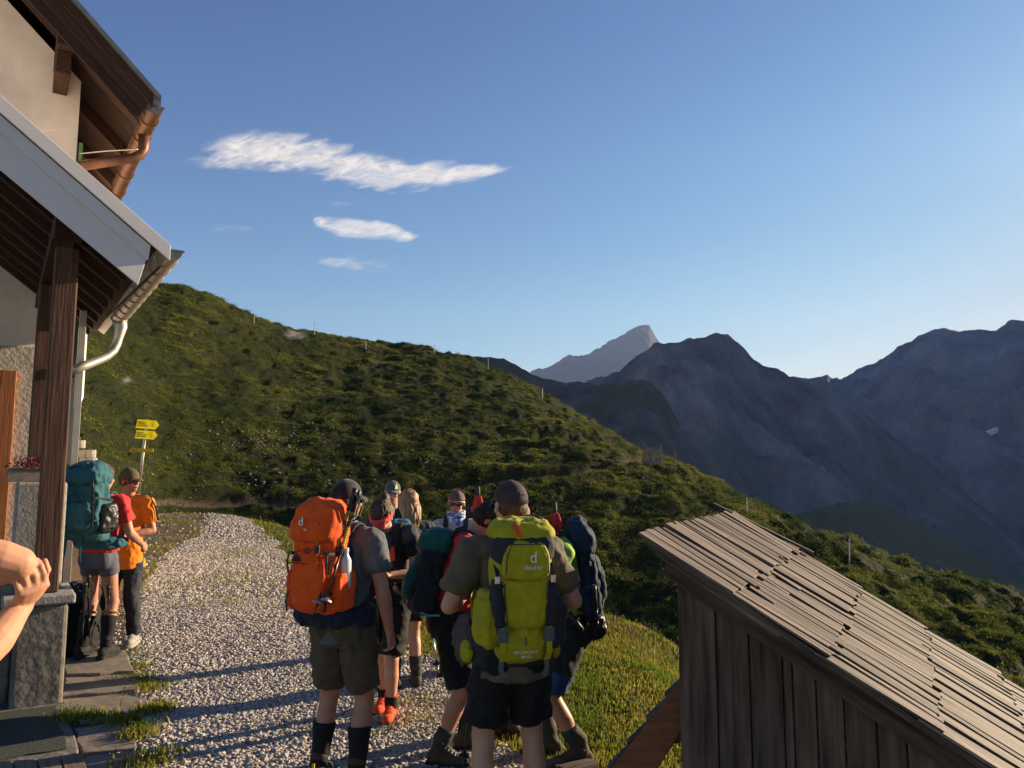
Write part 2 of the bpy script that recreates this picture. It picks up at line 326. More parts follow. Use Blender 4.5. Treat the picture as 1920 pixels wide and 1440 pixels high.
grid('hill', np.stack([xx, yy, zz], -1), 'hill', attrs={'gravel': 0 * xx, 'dirt': np.clip(near * 1.2 * (px < 700) + near * .5 * (px >= 700), 0, 1), 'rock': np.clip(rock, 0, 1)})
HX, HY, HZ = xx, yy, zz
def hill_at(px_, frac=None, py_=None):
    """point on the built hill surface seen at a pixel column and either a depth fraction or a row"""
    t_ = te(px_, 700)[0]; j = int(np.argmin(np.abs(T - t_)))
    if py_ is None: i = int(np.argmin(np.abs(p[:, 0] - frac)))
    else:
        pj = proj(HX[:, j], HY[:, j], HZ[:, j])[1]; k = int(KH / 1.28); i = int(np.argmin(np.abs(pj[:k] - py_)))
    return np.array([HX[i, j], HY[i, j], HZ[i, j]])
# ---- scattered leaf clumps covering the hill (uncountable ground cover)
def clumps(P, rad, k, name, m, label=None, flat=.6, kindname='stuff', seedr=0):
    n = len(P); a = RG.uniform(0, 2 * np.pi, (n, k)); rr = rad[:, None] * np.sqrt(RG.uniform(0, 1, (n, k))); hz = RG.uniform(.05, 1, (n, k)) * rad[:, None] * flat * (1 - .5 * (rr / rad[:, None]) ** 2)
    c = np.stack([P[:, 0, None] + rr * np.cos(a), P[:, 1, None] + rr * np.sin(a), P[:, 2, None] + hz], -1)
    s = rad[:, None] * RG.uniform(.16, .34, (n, k)); d1 = RG.normal(size=(n, k, 3)); d1 /= np.linalg.norm(d1, axis=-1, keepdims=True); d2 = RG.normal(size=(n, k, 3)); d2[..., 2] += .6; d2 /= np.linalg.norm(d2, axis=-1, keepdims=True)
    s = s[..., None]; V = np.stack([c - d1 * s * .5, c + d1 * s * .5, c + d2 * s], 2).reshape(-1, 3); F = np.arange(len(V)).reshape(-1, 3)
    rn = np.repeat(np.clip(RG.normal(.5, .22, n), 0, 1)[:, None], k, 1) * .7 + .3 * RG.uniform(0, 1, (n, k))
    return fastmesh(name, V, F, m, fattr={'rnd': rn.ravel()}, kind='stuff')
M['leaf'] = leafmat('leaf_cover', (.034, .060, .010), (.215, .225, .032), .3, .7, .28)
n = 260000; fi = RG.uniform(0, 1.02, n) ** .95; fj = RG.uniform(te(120, 700)[0], te(1960, 900)[0], n)
ii = fi / 1.28 * (KH - 1); jj = (fj - T[0]) / (T[-1] - T[0]) * (NT - 1); i0 = np.clip(ii.astype(int), 0, KH - 2); j0 = np.clip(jj.astype(int), 0, NT - 2)
xx_, yy_, zz_ = HX[i0, j0], HY[i0, j0], HZ[i0, j0]; tf = fbm(xx_ * 1.5, yy_ * 1.1, zz_ * 2.6, 3, 71); keep = (near[i0, j0] < .35) & (rock[i0, j0] < .4) & (RG.uniform(0, 1, n) < ss(tf + .25 * B[i0, j0], -.22, .15) * .92 + .08)
P3 = np.stack([HX[i0, j0], HY[i0, j0], HZ[i0, j0]], -1)[keep]
tag(clumps(P3, RG.uniform(.05, .14, len(P3)) * (1 + 1.0 * (RG.uniform(0, 1, len(P3)) > .93)), 9, 'turf_cover', 'leaf', flat=.8), 'short green alpine turf and low tussocks covering the hillside', 'vegetation')
# clumps on the dark bank just below the flat
n = 16000; fi = RG.integers(0, KN - 1, n); fj = RG.integers(0, NT - 1, n); P3 = PG[fi, fj]
sel = edge[fi, fj] > .05; P3 = P3[sel]
tag(clumps(P3, RG.uniform(.08, .2, len(P3)), 12, 'bank_vegetation', 'leaf', flat=.9), 'dark green plants on the bank falling away behind the hikers', 'vegetation')
# pale stones lying on the hillside
def stones(P, rad, name, m, flat=.7, sink=.2):
    ph = (1 + 5 ** .5) / 2; ic = np.array([(-1, ph, 0), (1, ph, 0), (-1, -ph, 0), (1, -ph, 0), (0, -1, ph), (0, 1, ph), (0, -1, -ph), (0, 1, -ph), (ph, 0, -1), (ph, 0, 1), (-ph, 0, -1), (-ph, 0, 1)]) / 1.9
    fc = np.array([(0, 11, 5), (0, 5, 1), (0, 1, 7), (0, 7, 10), (0, 10, 11), (1, 5, 9), (5, 11, 4), (11, 10, 2), (10, 7, 6), (7, 1, 8), (3, 9, 4), (3, 4, 2), (3, 2, 6), (3, 6, 8), (3, 8, 9), (4, 9, 5), (2, 4, 11), (6, 2, 10), (8, 6, 7), (9, 8, 1)])
    n = len(P); v = ic[None] * RG.uniform(.72, 1.25, (n, 12, 1)) * np.stack([RG.uniform(.8, 1.4, n), RG.uniform(.6, 1, n), RG.uniform(.45, .9, n) * flat], -1)[:, None, :]
    a = RG.uniform(0, 6.28, n); ca, sa = np.cos(a)[:, None], np.sin(a)[:, None]; tl = RG.normal(0, .35, n)[:, None]
    x, y, z = v[..., 0], v[..., 1], v[..., 2]; z2 = z + tl * x; x2 = x * ca - y * sa; y2 = x * sa + y * ca
    V = np.stack([x2, y2, z2], -1) * rad[:, None, None] + P[:, None, :] + np.array([0, 0, 1]) * (rad * (1 - sink) * flat * .5)[:, None, None]
    F = (fc[None] + (np.arange(n) * 12)[:, None, None]).reshape(-1, 3)
    return fastmesh(name, V.reshape(-1, 3), F, m, kind='stuff', fattr={'rnd': np.repeat(np.clip(RG.normal(.5, .28, n), 0, 1), 20)})
M['stone_pale'] = mat('stone_pale', (.22, .215, .20), .9, 8, .2, rnd=.4)
pts = []
for cx, cy, sx, sy, k in ((500, 835, 42, 16, 110), (560, 815, 60, 10, 40), (470, 820, 25, 10, 30), (620, 890, 60, 14, 60), (450, 905, 80, 20, 60), (700, 850, 60, 20, 40)):
    for _ in range(k * 2 // 3): pts.append(hill_at(random.gauss(cx, sx), py_=random.gauss(cy, sy)))
tag(stones(np.array(pts), RG.uniform(.03, .085, len(pts)), 'scattered_stones', 'stone_pale', sink=-.5), 'pale stones scattered among the shrubs low on the hillside', 'stones')
# ---- gravel
M['gravel'] = mat('gravel_stone', (.37, .325, .285), .8, 30, .25, .002, 90, .25, rnd=.34)
def region(n, x0, x1, y0, y1):
    x = RG.uniform(x0, x1, n); y = RG.uniform(y0, y1, n); t_ = x / y; z = hillz(t_, y); return x, y, z
gx, gy, gz = [], [], []; gr = []
for n, y0, y1, r0, r1 in ((60000, 4.4, 7.2, .0095, .0185), (50000, 7.2, 11, .012, .021), (32000, 11, 18, .018, .030), (22000, 18, 30, .02, .038)):
    x, y, z = region(n * 2, -14 if y0 > 10 else -5.2, 1.0, y0, y1); g, d = masks(x, y, z); k = (RG.uniform(0, 1, len(x)) < g * .96 + d * .05) & (proj(x, y, z)[0] > 200); k[np.cumsum(k) > n] = False
    gx.append(x[k]); gy.append(y[k]); gz.append(z[k]); gr.append((r0 + (r1 * 1.25 - r0) * RG.uniform(0, 1, k.sum()) ** 1.8) * (1 + .25 * fbm(x[k] * .9, y[k] * .9, None, 2, 15)))
P3 = np.stack([np.concatenate(gx), np.concatenate(gy), np.concatenate(gz)], -1)
tag(stones(P3, np.concatenate(gr), 'gravel', 'gravel', flat=.8), 'light grey crushed stone gravel covering the path', 'gravel')
# ---- grass blades
M['grass'] = leafmat('grass_blade', (.12, .17, .02), (.30, .25, .045), 2.2, .5, lo=.35, hi=.65)
def blades(P, h, name, m='grass', w=.006, lean=.6):
    n = len(P); a = RG.uniform(0, 6.28, n); d = np.stack([np.cos(a), np.sin(a), 0 * a], -1); s = np.stack([-np.sin(a), np.cos(a), 0 * a], -1) * (w * RG.uniform(.6, 1.5, n))[:, None]
    L = (RG.uniform(0, lean, n) * h)[:, None] * d; up = np.array([0, 0, 1]) * h[:, None]
    V = np.stack([P - s, P + s, P + up * .55 + L * .35 + s * .7, P + up * .55 + L * .35 - s * .7, P + up * .9 + L], 1)
    b = (np.arange(n) * 5)[:, None]; F = np.concatenate([b + np.array([[0, 1, 2]]), b + np.array([[0, 2, 3]]), b + np.array([[3, 2, 4]])]); r = np.clip(RG.normal(.5, .25, n), 0, 1)
    return fastmesh(name, V.reshape(-1, 3), F, m, kind='stuff', fattr={'rnd': np.tile(r, 3)})
GP = []; GH = []
for n, x0, x1, y0, y1, h0, h1 in ((90000, -1.6, 2.6, 4.7, 10.8, .02, .06), (60000, -2.6, 2.2, 7.5, 13.5, .03, .08), (45000, -12, -1.5, 10, 29, .05, .12), (5000, -4.6, -2.0, 4.7, 9, .02, .05)):
    x, y, z = region(n, x0, x1, y0, y1); g, d = masks(x, y, z); E = ci(x / y, 1); nz = fbm(x * 1.3, y * 1.3, None, 3, 90)
    px_, py_ = proj(x, y, z); house = (px_ < 225)
    if x1 < -1.9 and y1 < 10: ok = (g < .35) & (px_ > 232) & (px_ < 300) & (nz > .02)
    else: ok = (RG.uniform(0, 1, n) > g * 1.15 + d * .9 + (-nz * .9 - .15)) & (y < E * 1.06) & ~house
    GP.append(np.stack([x, y, z - .005], -1)[ok]); GH.append((RG.uniform(h0, h1, n) * (1 + .5 * nz))[ok])
# small tufts growing at the slab joints
for px_, py_, k, s in ((262, 1255, 400, .07), (275, 1290, 500, .09), (290, 1330, 350, .08), (262, 1375, 250, .07), (225, 1350, 200, .08), (135, 1345, 260, .07), (280, 1425, 260, .10), (240, 1225, 300, .09), (255, 1275, 500, .1), (185, 1342, 120, .06)):
    c = gd(px_, py_, .03); q_ = RG.normal(0, s, (k, 3)); q_[:, 2] = 0; GP.append(c + q_); GH.append(RG.uniform(.02, .065, k))
tag(blades(np.concatenate(GP), np.concatenate(GH), 'grass'), 'yellow green grass on the knoll and along the path', 'grass')
# leafy herbs in the darker green band on the knoll
M['herb'] = leafmat('herb_leaf', (.06, .13, .015), (.09, .18, .02), 3, .5)
x, y, z = region(9000, -.2, 1.9, 5.6, 7.6); q_ = fbm(x * 1.1, y * 2, None, 3, 33); px_, py_ = proj(x, y, z); k = (q_ > -.1) & (py_ > 1225) & (py_ < 1370) & (px_ > 1040); P3 = np.stack([x, y, z], -1)[k]
P3 = np.concatenate([P3] + [gd(a, b, .05) + np.c_[RG.normal(0, .07, (40, 2)), np.zeros(40)] for a, b in ((140, 1335), (150, 1350), (255, 1232), (265, 1240), (268, 1360))])
tag(clumps(P3, RG.uniform(.02, .05, len(P3)), 9, 'leafy_herbs', 'herb', flat=1.2), 'broad leaved green herbs in the grass of the knoll', 'plants')
# flowers on the knoll rim: purple bells, one red head on a stalk
M['purple'] = mat('petal_purple', (.20, .12, .38), .6, 20, .2, rnd=.3); M['dry'] = mat('dry_stalk', (.32, .20, .11), .7, 20, .3, rnd=.4)
x, y, z = region(3000, -.2, 2.3, 8.0, 10.2); E = ci(x / y, 1); k = (y < E * 1.02) & (y > E * .86) & (fbm(x * 2, y * 2, None, 2, 12) > -.2); P3 = np.stack([x, y, z], -1)[k]
tag(blades(P3, RG.uniform(.05, .13, len(P3)), 'dry_stalks', 'dry', .004, .4), 'dry brownish grass stalks along the rim of the knoll', 'grass')
P4 = P3[::9] + np.array([0, 0, .15]); tag(clumps(P4, RG.uniform(.012, .02, len(P4)), 10, 'bellflowers', 'purple', flat=1), 'small purple bellflowers along the rim of the knoll', 'flowers')

# ================================================================== MOUNTAINS
def rockmat(name, c1, c2, green=None, gz=0, sc=.01, snow=None):
    m = bpy.data.materials.new(name); m.use_nodes = True; t = m.node_tree; b = t.nodes['Principled BSDF']; b.inputs['Roughness'].default_value = .95; b.inputs['Specular IOR Level'].default_value = .05
    tc = nd(t, 'ShaderNodeTexCoord'); mp = nd(t, 'ShaderNodeMapping'); mp.inputs['Rotation'].default_value = (.2, .6, .3); mp.inputs['Scale'].default_value = (1, 1, .35); t.links.new(tc.outputs['Object'], mp.inputs[0])
    n = nd(t, 'ShaderNodeTexNoise'); n.inputs['Scale'].default_value = sc; n.inputs['Detail'].default_value = 9; n.inputs['Roughness'].default_value = .7; t.links.new(mp.outputs[0], n.inputs['Vector'])
    r = nd(t, 'ShaderNodeMapRange'); r.inputs[1].default_value = .36; r.inputs[2].default_value = .66; t.links.new(n.outputs[0], r.inputs[0])
    x = nd(t, 'ShaderNodeMix', data_type='RGBA'); x.inputs[6].default_value = (*c1, 1); x.inputs[7].default_value = (*c2, 1); t.links.new(r.outputs[0], x.inputs[0]); out = x.outputs[2]
    if green:
        a = nd(t, 'ShaderNodeAttribute'); a.attribute_name = 'green'; y = nd(t, 'ShaderNodeMix', data_type='RGBA'); t.links.new(a.outputs['Fac'], y.inputs[0]); t.links.new(out, y.inputs[6]); y.inputs[7].default_value = (*green, 1); out = y.outputs[2]
    a = nd(t, 'ShaderNodeAttribute'); a.attribute_name = 'snow'; y = nd(t, 'ShaderNodeMix', data_type='RGBA'); t.links.new(a.outputs['Fac'], y.inputs[0]); t.links.new(out, y.inputs[6]); y.inputs[7].default_value = (.75, .78, .82, 1); out = y.outputs[2]
    t.links.new(out, b.inputs['Base Color'])
    bn = nd(t, 'ShaderNodeBump'); bn.inputs['Distance'].default_value = .25 / sc * .14; t.links.new(n.outputs[0], bn.inputs['Height']); t.links.new(bn.outputs[0], b.inputs['Normal'])
    return m
def mountain(name, sil, depth, foot, zf, mtl, rough, nt=520, kr=300, freq=.01, greenf=None, snow=(), curve=1.0, back=1.0, sd=0):
    tt_ = [te(a, b) for a, b in sil]; ts = np.array([a for a, b in tt_]); es = np.array([b for a, b in tt_])
    t = np.linspace(ts[0], ts[-1], nt); e = np.interp(t, ts, es); p_ = np.linspace(0, 1.6, kr)[:, None]
    dp = depth * (1 + .05 * np.sin(t * 9 + sd)); fo = foot * (1 + .06 * np.sin(t * 13 + 1 + sd)); y = fo + (dp - fo) * p_; zr = CZ + e * dp
    pc = np.clip(p_, 0, 1); z = zf + (zr[None, :] - zf) * pc ** curve - np.clip(p_ - 1, 0, None) * (depth - foot) * back
    x = t[None, :] * y
    w = fbm(x * freq * .3, y * freq * .2, None, 3, 60 + sd); rdg = 1 - np.abs(fbm(x * freq + w * 1.5 + z * freq * .6, y * freq * .35, None, 6, 61 + sd, .58)) * 2.2
    fine = fbm(x * freq * 5, y * freq * 4, z * freq * 5, 4, 62 + sd, .6)
    a = 1.35 * rough * (.15 + .85 * np.sin(np.pi * np.clip(p_, 0, 1) ** .8)) * (p_ < 1.02) + rough * .12
    z2 = z + (rdg * .8 + fine * .3) * a - .5 * a
    px, py = proj(x, y, z2); gr_ = np.zeros_like(x); sn = np.zeros_like(x)
    if greenf is not None: gr_ = np.clip(greenf(px, py, fbm(x * freq * 2, y * freq * 2, None, 4, 80)), 0, 1)
    for a_, b_, s1, s2 in snow: sn = np.maximum(sn, (((px - a_) / s1) ** 2 + ((py - b_) / s2) ** 2 < 1) * (p_ < .9))
    global MLAST; MLAST = (x, y, z2, px, py, p_)
    return grid(name, np.stack([x, y, z2], -1), mtl, attrs={'green': gr_, 'snow': sn})
gm = (.055, .075, .02)
M['rockA'] = rockmat('rock_near', (.026, .025, .026), (.11, .10, .098), (.045, .050, .018), sc=.05)
M['rockE'] = rockmat('alpine_meadow', (.05, .055, .03), (.10, .10, .06), gm, sc=.02)
M['rockC'] = rockmat('rock_dark', (.022, .021, .022), (.20, .18, .175), (.05, .065, .025), sc=.008)
M['rockB'] = rockmat('rock_grey', (.018, .018, .020), (.07, .068, .070), gm, sc=.004)
M['rockD'] = rockmat('rock_blue', (.025, .025, .026), (.19, .18, .175), (.05, .06, .03), sc=.005)
mountain('rocky_ridge_hill', [(780, 690), (820, 672), (840, 661), (868, 663), (900, 669), (925, 672), (945, 673), (965, 684), (1000, 701), (1030, 712), (1060, 717), (1110, 716), (1160, 711), (1205, 711), (1222, 718), (1238, 733), (1255, 758), (1268, 784), (1282, 815), (1298, 850), (1335, 902), (1400, 948), (1500, 1010), (1600, 1060)],
         620, 260, -110, 'rockA', 13, freq=.018, sd=1, greenf=lambda px, py, n: ss(n * 1.6 + (1 - np.abs(py - 735) / 45) * .8 * (px > 1080) + (py > 845) * 1.2, .05, .6) * .8)
mountain('alpine_meadow_hill', [(1180, 900), (1250, 880), (1300, 893), (1400, 930), (1440, 936), (1480, 958), (1540, 944), (1590, 937), (1640, 944), (1700, 972), (1800, 1020), (1920, 1090), (2300, 1250)],
         700, 330, -190, 'rockE', 22, freq=.012, sd=2, greenf=lambda px, py, n: .35 + n)
mountain('dark_peak_mountain', [(1000, 745), (1080, 728), (1135, 709), (1150, 698), (1180, 675), (1215, 655), (1240, 643), (1270, 637), (1290, 632), (1320, 622), (1335, 617), (1348, 618), (1365, 626), (1380, 640), (1395, 654), (1412, 675), (1430, 688), (1450, 697), (1468, 700), (1480, 708), (1505, 711), (1540, 713), (1560, 730), (1600, 766), (1650, 802), (1700, 840), (1760, 882), (1830, 940), (1920, 1010), (2100, 1100)],
         1700, 760, -330, 'rockC', 95, freq=.004, sd=3, nt=700, greenf=lambda px, py, n: ss(py, 790, 900) * (.5 + n))
mountain('grey_peak_mountain', [(960, 720), (1005, 695), (1035, 684), (1060, 672), (1070, 664), (1078, 666), (1100, 659), (1130, 649), (1160, 633), (1195, 614), (1208, 609), (1217, 608), (1224, 620), (1229, 631), (1237, 641), (1270, 672), (1330, 710)],
         4600, 3300, -300, 'rockB', 130, nt=360, freq=.0022, sd=4)
mountain('right_massif_mountain', [(1440, 745), (1500, 722), (1545, 711), (1570, 704), (1600, 700), (1625, 690), (1645, 683), (1665, 670), (1700, 647), (1720, 633), (1740, 626), (1765, 619), (1785, 621), (1800, 624), (1818, 621), (1845, 626), (1868, 625), (1880, 613), (1890, 604), (1900, 601), (1915, 603), (1960, 610), (2100, 560), (2400, 520)],
         3400, 1250, -420, 'rockD', 170, freq=.0024, sd=5, nt=640)
M['snow'] = mat('old_snow', (.75, .78, .82), .8, .05, .1)
for a_, b_, w_, h_, lab in ((1863, 814, 30, 13, 'small patch of old snow low on the right hand massif, the left one'), (1899, 771, 26, 11, 'small patch of old snow on the massif, upper one near the frame edge')):
    X_, Y_, Z_, PX_, PY_, PP_ = MLAST; dd = np.where(np.broadcast_to(PP_, PX_.shape) < .96, np.hypot(PX_ - a_, PY_ - b_), 1e9); ok = dd < 3.5; yy_ = np.where(ok, Y_, 1e9); k_ = np.unravel_index(np.argmin(yy_), yy_.shape); P = A3(X_[k_], Y_[k_], Z_[k_]) * 1.0; P = P - nrm(P) * 14
    t_ = thing('snow_patch', P, lab, 'snow', 'old snow patches on the far massif'); mb = MB(); mb.prism([P + A3(u_, 0, v_) for u_, v_ in ((-w_, -h_), (-w_ * .3, -h_ * .7), (w_ * .5, h_ * .1), (w_, h_), (w_ * .3, h_ * .8), (-w_ * .6, -h_ * .1))], A3(0, 10, 6)); mb.build('snow_sheet', 'snow', t_)
# unseen ridge added at right; its crest keeps the low sun off the valley
sx, sy = np.meshgrid(np.linspace(0, 1, 120), np.linspace(-1400, 3700, 150)); cr = 2850 + 120 * np.sin(sy * .002); X_ = 1500 + (cr - 1500) * 1.5 * sx; u_ = np.clip((X_ - 1500) / (cr - 1500), 0, None)
hh = 740 + 340 * ss(sy, 1500, 2000) + 60 * fbm(sy * .002, 0 * sy, None, 3, 99) - 260 * (1 - ss(sy, -1400, 300)); Z_ = -420 + (hh + 420) * np.where(u_ < 1, u_, 1 - (u_ - 1) * 1.2) + 60 * fbm(X_ * .003, sy * .003, None, 4, 98) * np.clip(1 - np.abs(u_ - .5) * 2, 0, 1)
grid('sun_blocker_mountain', np.stack([X_, sy, Z_], -1), 'rockD', attrs={'green': 0 * X_, 'snow': 0 * X_})
vx, vy = np.meshgrid(np.linspace(-7000, 9000, 60), np.linspace(60, 9000, 50)); vz = -60 - 340 * ss(vy, 60, 900) + 10 * fbm(vx * .01, vy * .01)
grid('valley_ground', np.stack([vx, vy, vz], -1), 'rockE', attrs={'green': .7 + 0 * vx, 'snow': 0 * vx})
#@@HOUSE
# ================================================================== HUT (u = away along the eaves, v = to the right across the gable)
HA = R(33.4); U = A3(-math.sin(HA), math.cos(HA), 0); V_ = A3(math.cos(HA), math.sin(HA), 0); UZ = A3(0, 0, 1)
def H(v, u, z): return V_ * v + U * u + UZ * z
def onu(px, py, u): d = ray(px, py); k = u / np.dot(d, U); P = d * k; return H(np.dot(P, V_), u, CZ + P[2])
def vz(px, py, u): P = onu(px, py, u); return np.dot(P, V_), P[2]
def hb_(mb, v0, v1, u0, u1, z0, z1, g='z', **k):
    c = H((v0 + v1) / 2, (u0 + u1) / 2, (z0 + z1) / 2); a, b, h = V_ * (v1 - v0) / 2, U * (u1 - u0) / 2, UZ * (z1 - z0) / 2
    o = {'z': (h, a, b), 'v': (a, h, b), 'u': (b, a, h)}[g]; mb.box(c, *o, **k)
def wood(name, c1, c2, sc=(1.2, 26, 1), rough=.75, rnd=.25, bump=.003, spec=.25):
    m = mat(name, c1, rough, 1.6, col2=c2, uv=True, stretch=sc, rnd=rnd, bump=bump, bs=2.4, det=8, lo=.36, hi=.66, spec=spec); return m
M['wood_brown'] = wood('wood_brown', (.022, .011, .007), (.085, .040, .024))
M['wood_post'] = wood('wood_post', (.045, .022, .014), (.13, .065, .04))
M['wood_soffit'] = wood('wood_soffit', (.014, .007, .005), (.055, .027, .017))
M['wood_door'] = wood('wood_door', (.20, .07, .022), (.34, .13, .045), rough=.5)
M['plaster'] = mat('plaster', (.80, .70, .60), .95, 1.3, .2, .004, 60, .1)
M['plaster_rough'] = mat('plaster_rough', (.50, .44, .36), .95, 5, .16, .010, 22, .1)
M['sheet'] = mat('painted_sheet_metal', (.74, .69, .66), .42, 6, .04, spec=.5)
M['copper'] = mat('copper_pipe', (.17, .08, .048), .5, 9, .3, metal=.55)
M['zinc'] = mat('zinc_pipe', (.50, .45, .39), .42, 8, .12, metal=.6)
M['zincd'] = mat('zinc_dark', (.16, .17, .18), .5, 8, .2, metal=.5)
M['stone_wall'] = mat('rubble_stone', (.17, .15, .125), .95, 7, .35, .012, 16, .1)
M['stone_smooth'] = mat('granite_cap', (.30, .275, .25), .85, 22, .25, .004, 45, .2)
M['white_clad'] = mat('white_cladding', (.62, .62, .62), .5, 6, .05)
M['greenpaint'] = mat('green_paint', (.07, .16, .07), .6)
M['glass'] = mat('window_glass', (.10, .11, .12), .05, spec=.9)
hut = thing('mountain_hut', H(.4, 8.6, 0), 'plastered mountain hut with brown timber roof and covered porch along the left edge', 'building')
sl_m, sl_p = .96, .775
def topm(v): return 6.19 + (.33 - v) * sl_m
def topp(v): return 4.76 + (-.15 - v) * sl_p
mb = MB(); zt = lambda v: topm(v) - .30
mb.prism([H(-3.2, 8.6, topp(-3.2) + .02), H(.48, 8.6, topp(.48) + .02), H(.48, 8.6, zt(.48)), H(-3.2, 8.6, zt(-3.2))], U * 8.5); UW = 11.8; hb_(mb, -3.2, .44, UW, 17, -.4, topp(.44) - .1, 'v'); mb.prism([H(-3.2, UW, topp(.44) - .099), H(.44, UW, topp(.44) - .099), H(-3.2, UW, topp(-3.2) - .1)], U * 3); mb.build('wall', 'plaster', hut)
# main roof: planked verge board, soffit boards, roof sheet
def slope_box(mb, v0, v1, u0, u1, top, sl_, dz0, dz1, **k):
    vm = (v0 + v1) / 2; c = H(vm, (u0 + u1) / 2, top(vm) + (dz0 + dz1) / 2); d = (V_ - UZ * sl_); mb.box(c, d * (v1 - v0) / 2, U * (u1 - u0) / 2, UZ * (dz1 - dz0) / 2, **k)
mb = MB()
for i, (a, b) in enumerate(((-.02, -.15), (-.155, -.29), (-.295, -.43))): slope_box(mb, -3.3, 1.05 - .05 * i, 7.9 + .012 * i, 7.94 + .012 * i, topm, sl_m, b, a)
mb.build('verge_board', 'wood_brown', hut, bevel=.004)
mb = MB(); slope_box(mb, -3.3, 1.12, 7.86, 17.3, topm, sl_m, -.015, .03); slope_box(mb, 1.06, 1.12, 7.87, 7.92, topm, sl_m, -.09, .03); mb.build('roof', 'zincd', hut)
mb = MB()
for i in range(24):
    u0 = 7.96 + i * .38; slope_box(mb, -3.2, 1.04, u0, u0 + .372, topm, sl_m, -.06, -.02)
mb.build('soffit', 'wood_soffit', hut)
for i in range(8):
    mb = MB(); u0 = 8.35 + i * 1.05; slope_box(mb, -3.2, .98, u0, u0 + .12, topm, sl_m, -.22, -.062); mb.build('rafter', 'wood_brown', hut, bevel=.005)
mb = MB(); hb_(mb, .235, .37, 7.98, 8.7, 5.78, 5.99, 'u'); hb_(mb, .24, .365, 8.1, 8.7, 5.56, 5.775, 'u'); mb.build('purlin_end', 'wood_brown', hut, bevel=.006)
def halfpipe(mb, P0, P1, r, out, lip=.008, n=12):
    ax = nrm(P1 - P0); side = nrm(np.cross(ax, UZ)); V = []; K = 2
    for P in (P0, P1):
        for rr in (r, r - .006):
            for j in range(n + 1): a = math.pi * j / n; V.append(P + side * math.cos(a) * rr - UZ * math.sin(a) * rr)
    m_ = n + 1; F = []
    for j in range(n): F += [(j, j + 1, 2 * m_ + j + 1, 2 * m_ + j), (m_ + j + 1, m_ + j, 3 * m_ + j, 3 * m_ + j + 1), (j, m_ + j, m_ + j + 1, j + 1), (2 * m_ + j, 2 * m_ + j + 1, 3 * m_ + j + 1, 3 * m_ + j)]
    F += [(0, 2 * m_, 3 * m_, m_), (n, m_ + n, 3 * m_ + n, 2 * m_ + n)]; mb.add(V, F)
    for sd_ in (-1, 1):
        q0 = P0 + side * sd_ * r + UZ * .003; q1 = P1 + side * sd_ * r + UZ * .003; mb.tube([q0, q1], lip, 6)
def endcap(mb, P, ax, r, n=14):
    side = nrm(np.cross(ax, UZ)); poly = [P + side * math.cos(math.pi * j / n) * r - UZ * math.sin(math.pi * j / n) * r for j in range(n + 1)]; mb.prism(poly, ax * .006)
def gutter(P0, P1, r, m, mend, rings, parent):
    g = MB(); halfpipe(g, P0, P1, r, 1); go = g.build('gutter', m, parent, smooth=False)
    ax = nrm(P1 - P0); e = MB(); endcap(e, P0 - ax * .004, ax, r - .002); side = nrm(np.cross(ax, UZ)); e.box(P0 + UZ * .004, side * (r + .012), ax * .006, UZ * .008); e.build('end_cap', mend, go)
    L = np.linalg.norm(P1 - P0)
    for q in rings:
        if q < L:
            b = MB(); c = P0 + ax * q; b.tube([c + side * math.cos(math.pi * j / 12) * (r + .006) - UZ * math.sin(math.pi * j / 12) * (r + .006) for j in range(13)], .009, 6, ref=ax); b.build('bracket', m, go)
    return go
gm_ = gutter(onu(290, 200, 7.93), onu(290, 200, 7.93) + U * 9, .078, 'copper', 'zincd', (.3, .78, 1.35, 2.0, 2.7, 3.4), hut)
e0 = onu(290, 200, 7.93)
mb = MB(); w0 = e0 + U * .62 - UZ * .05; w1 = w0 - UZ * .16; w2 = w1 - UZ * .07 - V_ * .03
pts_ = [w0, w1, w2, w2 - UZ * .05 - V_ * .07, w2 - UZ * .085 - V_ * .16, H(.49, 8.62, w2[2] - .22)]
mb.tube(pts_, [.058, .05, .05, .05, .05, .05], 14, ref=U); mb.build('downpipe', 'copper', hut, smooth=True)
mb = MB(); mb.tube([onu(150, 288, 8.5), onu(200, 283, 8.3), onu(258, 280, 8.1)], .006, 6); mb.build('wire', 'zinc', hut)
mb = MB(); a_ = onu(151, 285, 8.55); mb.box(a_, UZ * .09, V_ * .016, U * .016); mb.build('green_stake', 'greenpaint', hut)
# porch
for (a, b, u0, v1, nm) in ((0.0, -.135, 7.0, 1.13, 'flashing'), (-.14, -.27, 7.03, .98, 'fascia'), (-.275, -.565, 7.05, .955, 'fascia')):
    mb = MB(); c0 = [H(-2.6, u0, topp(-2.6) + a), H(v1, u0, topp(v1) + a), H(v1, u0, topp(v1) + b) - V_ * (.0 if nm == 'flashing' else .015), H(-2.6, u0, topp(-2.6) + b)]
    if v1 == .955: c0[2] = H(.90, u0, topp(.90) + b + .02)
    mb.prism(c0, U * .022); mb.build(nm, 'sheet', hut, bevel=.003)
mb = MB(); slope_box(mb, -2.6, 1.13, 7.023, 11.9, topp, sl_p, -.05, -.002); mb.build('porch_roof', 'sheet', hut)
mb = MB()
for i in range(13):
    v0 = -2.6 + i * .28; slope_box(mb, v0, v0 + .275, 7.08, 11.85, topp, sl_p, -.10, -.055)
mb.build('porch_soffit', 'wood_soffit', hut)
for i in range(10):
    mb = MB(); u0 = 7.12 + i * .5; slope_box(mb, -2.6, .93, u0, u0 + .10, topp, sl_p, -.27, -.102); mb.build('porch_rafter', 'wood_brown', hut, bevel=.005)
mb = MB(); P_ = onu(323, 470, 7.02); Q_ = onu(212, 622, 0.01) if False else None
g0 = P_; halfL = 0
for k in np.arange(1, 6, .02):
    a, b = proj(*(g0 + U * k))
    if a < 222: halfL = k; break
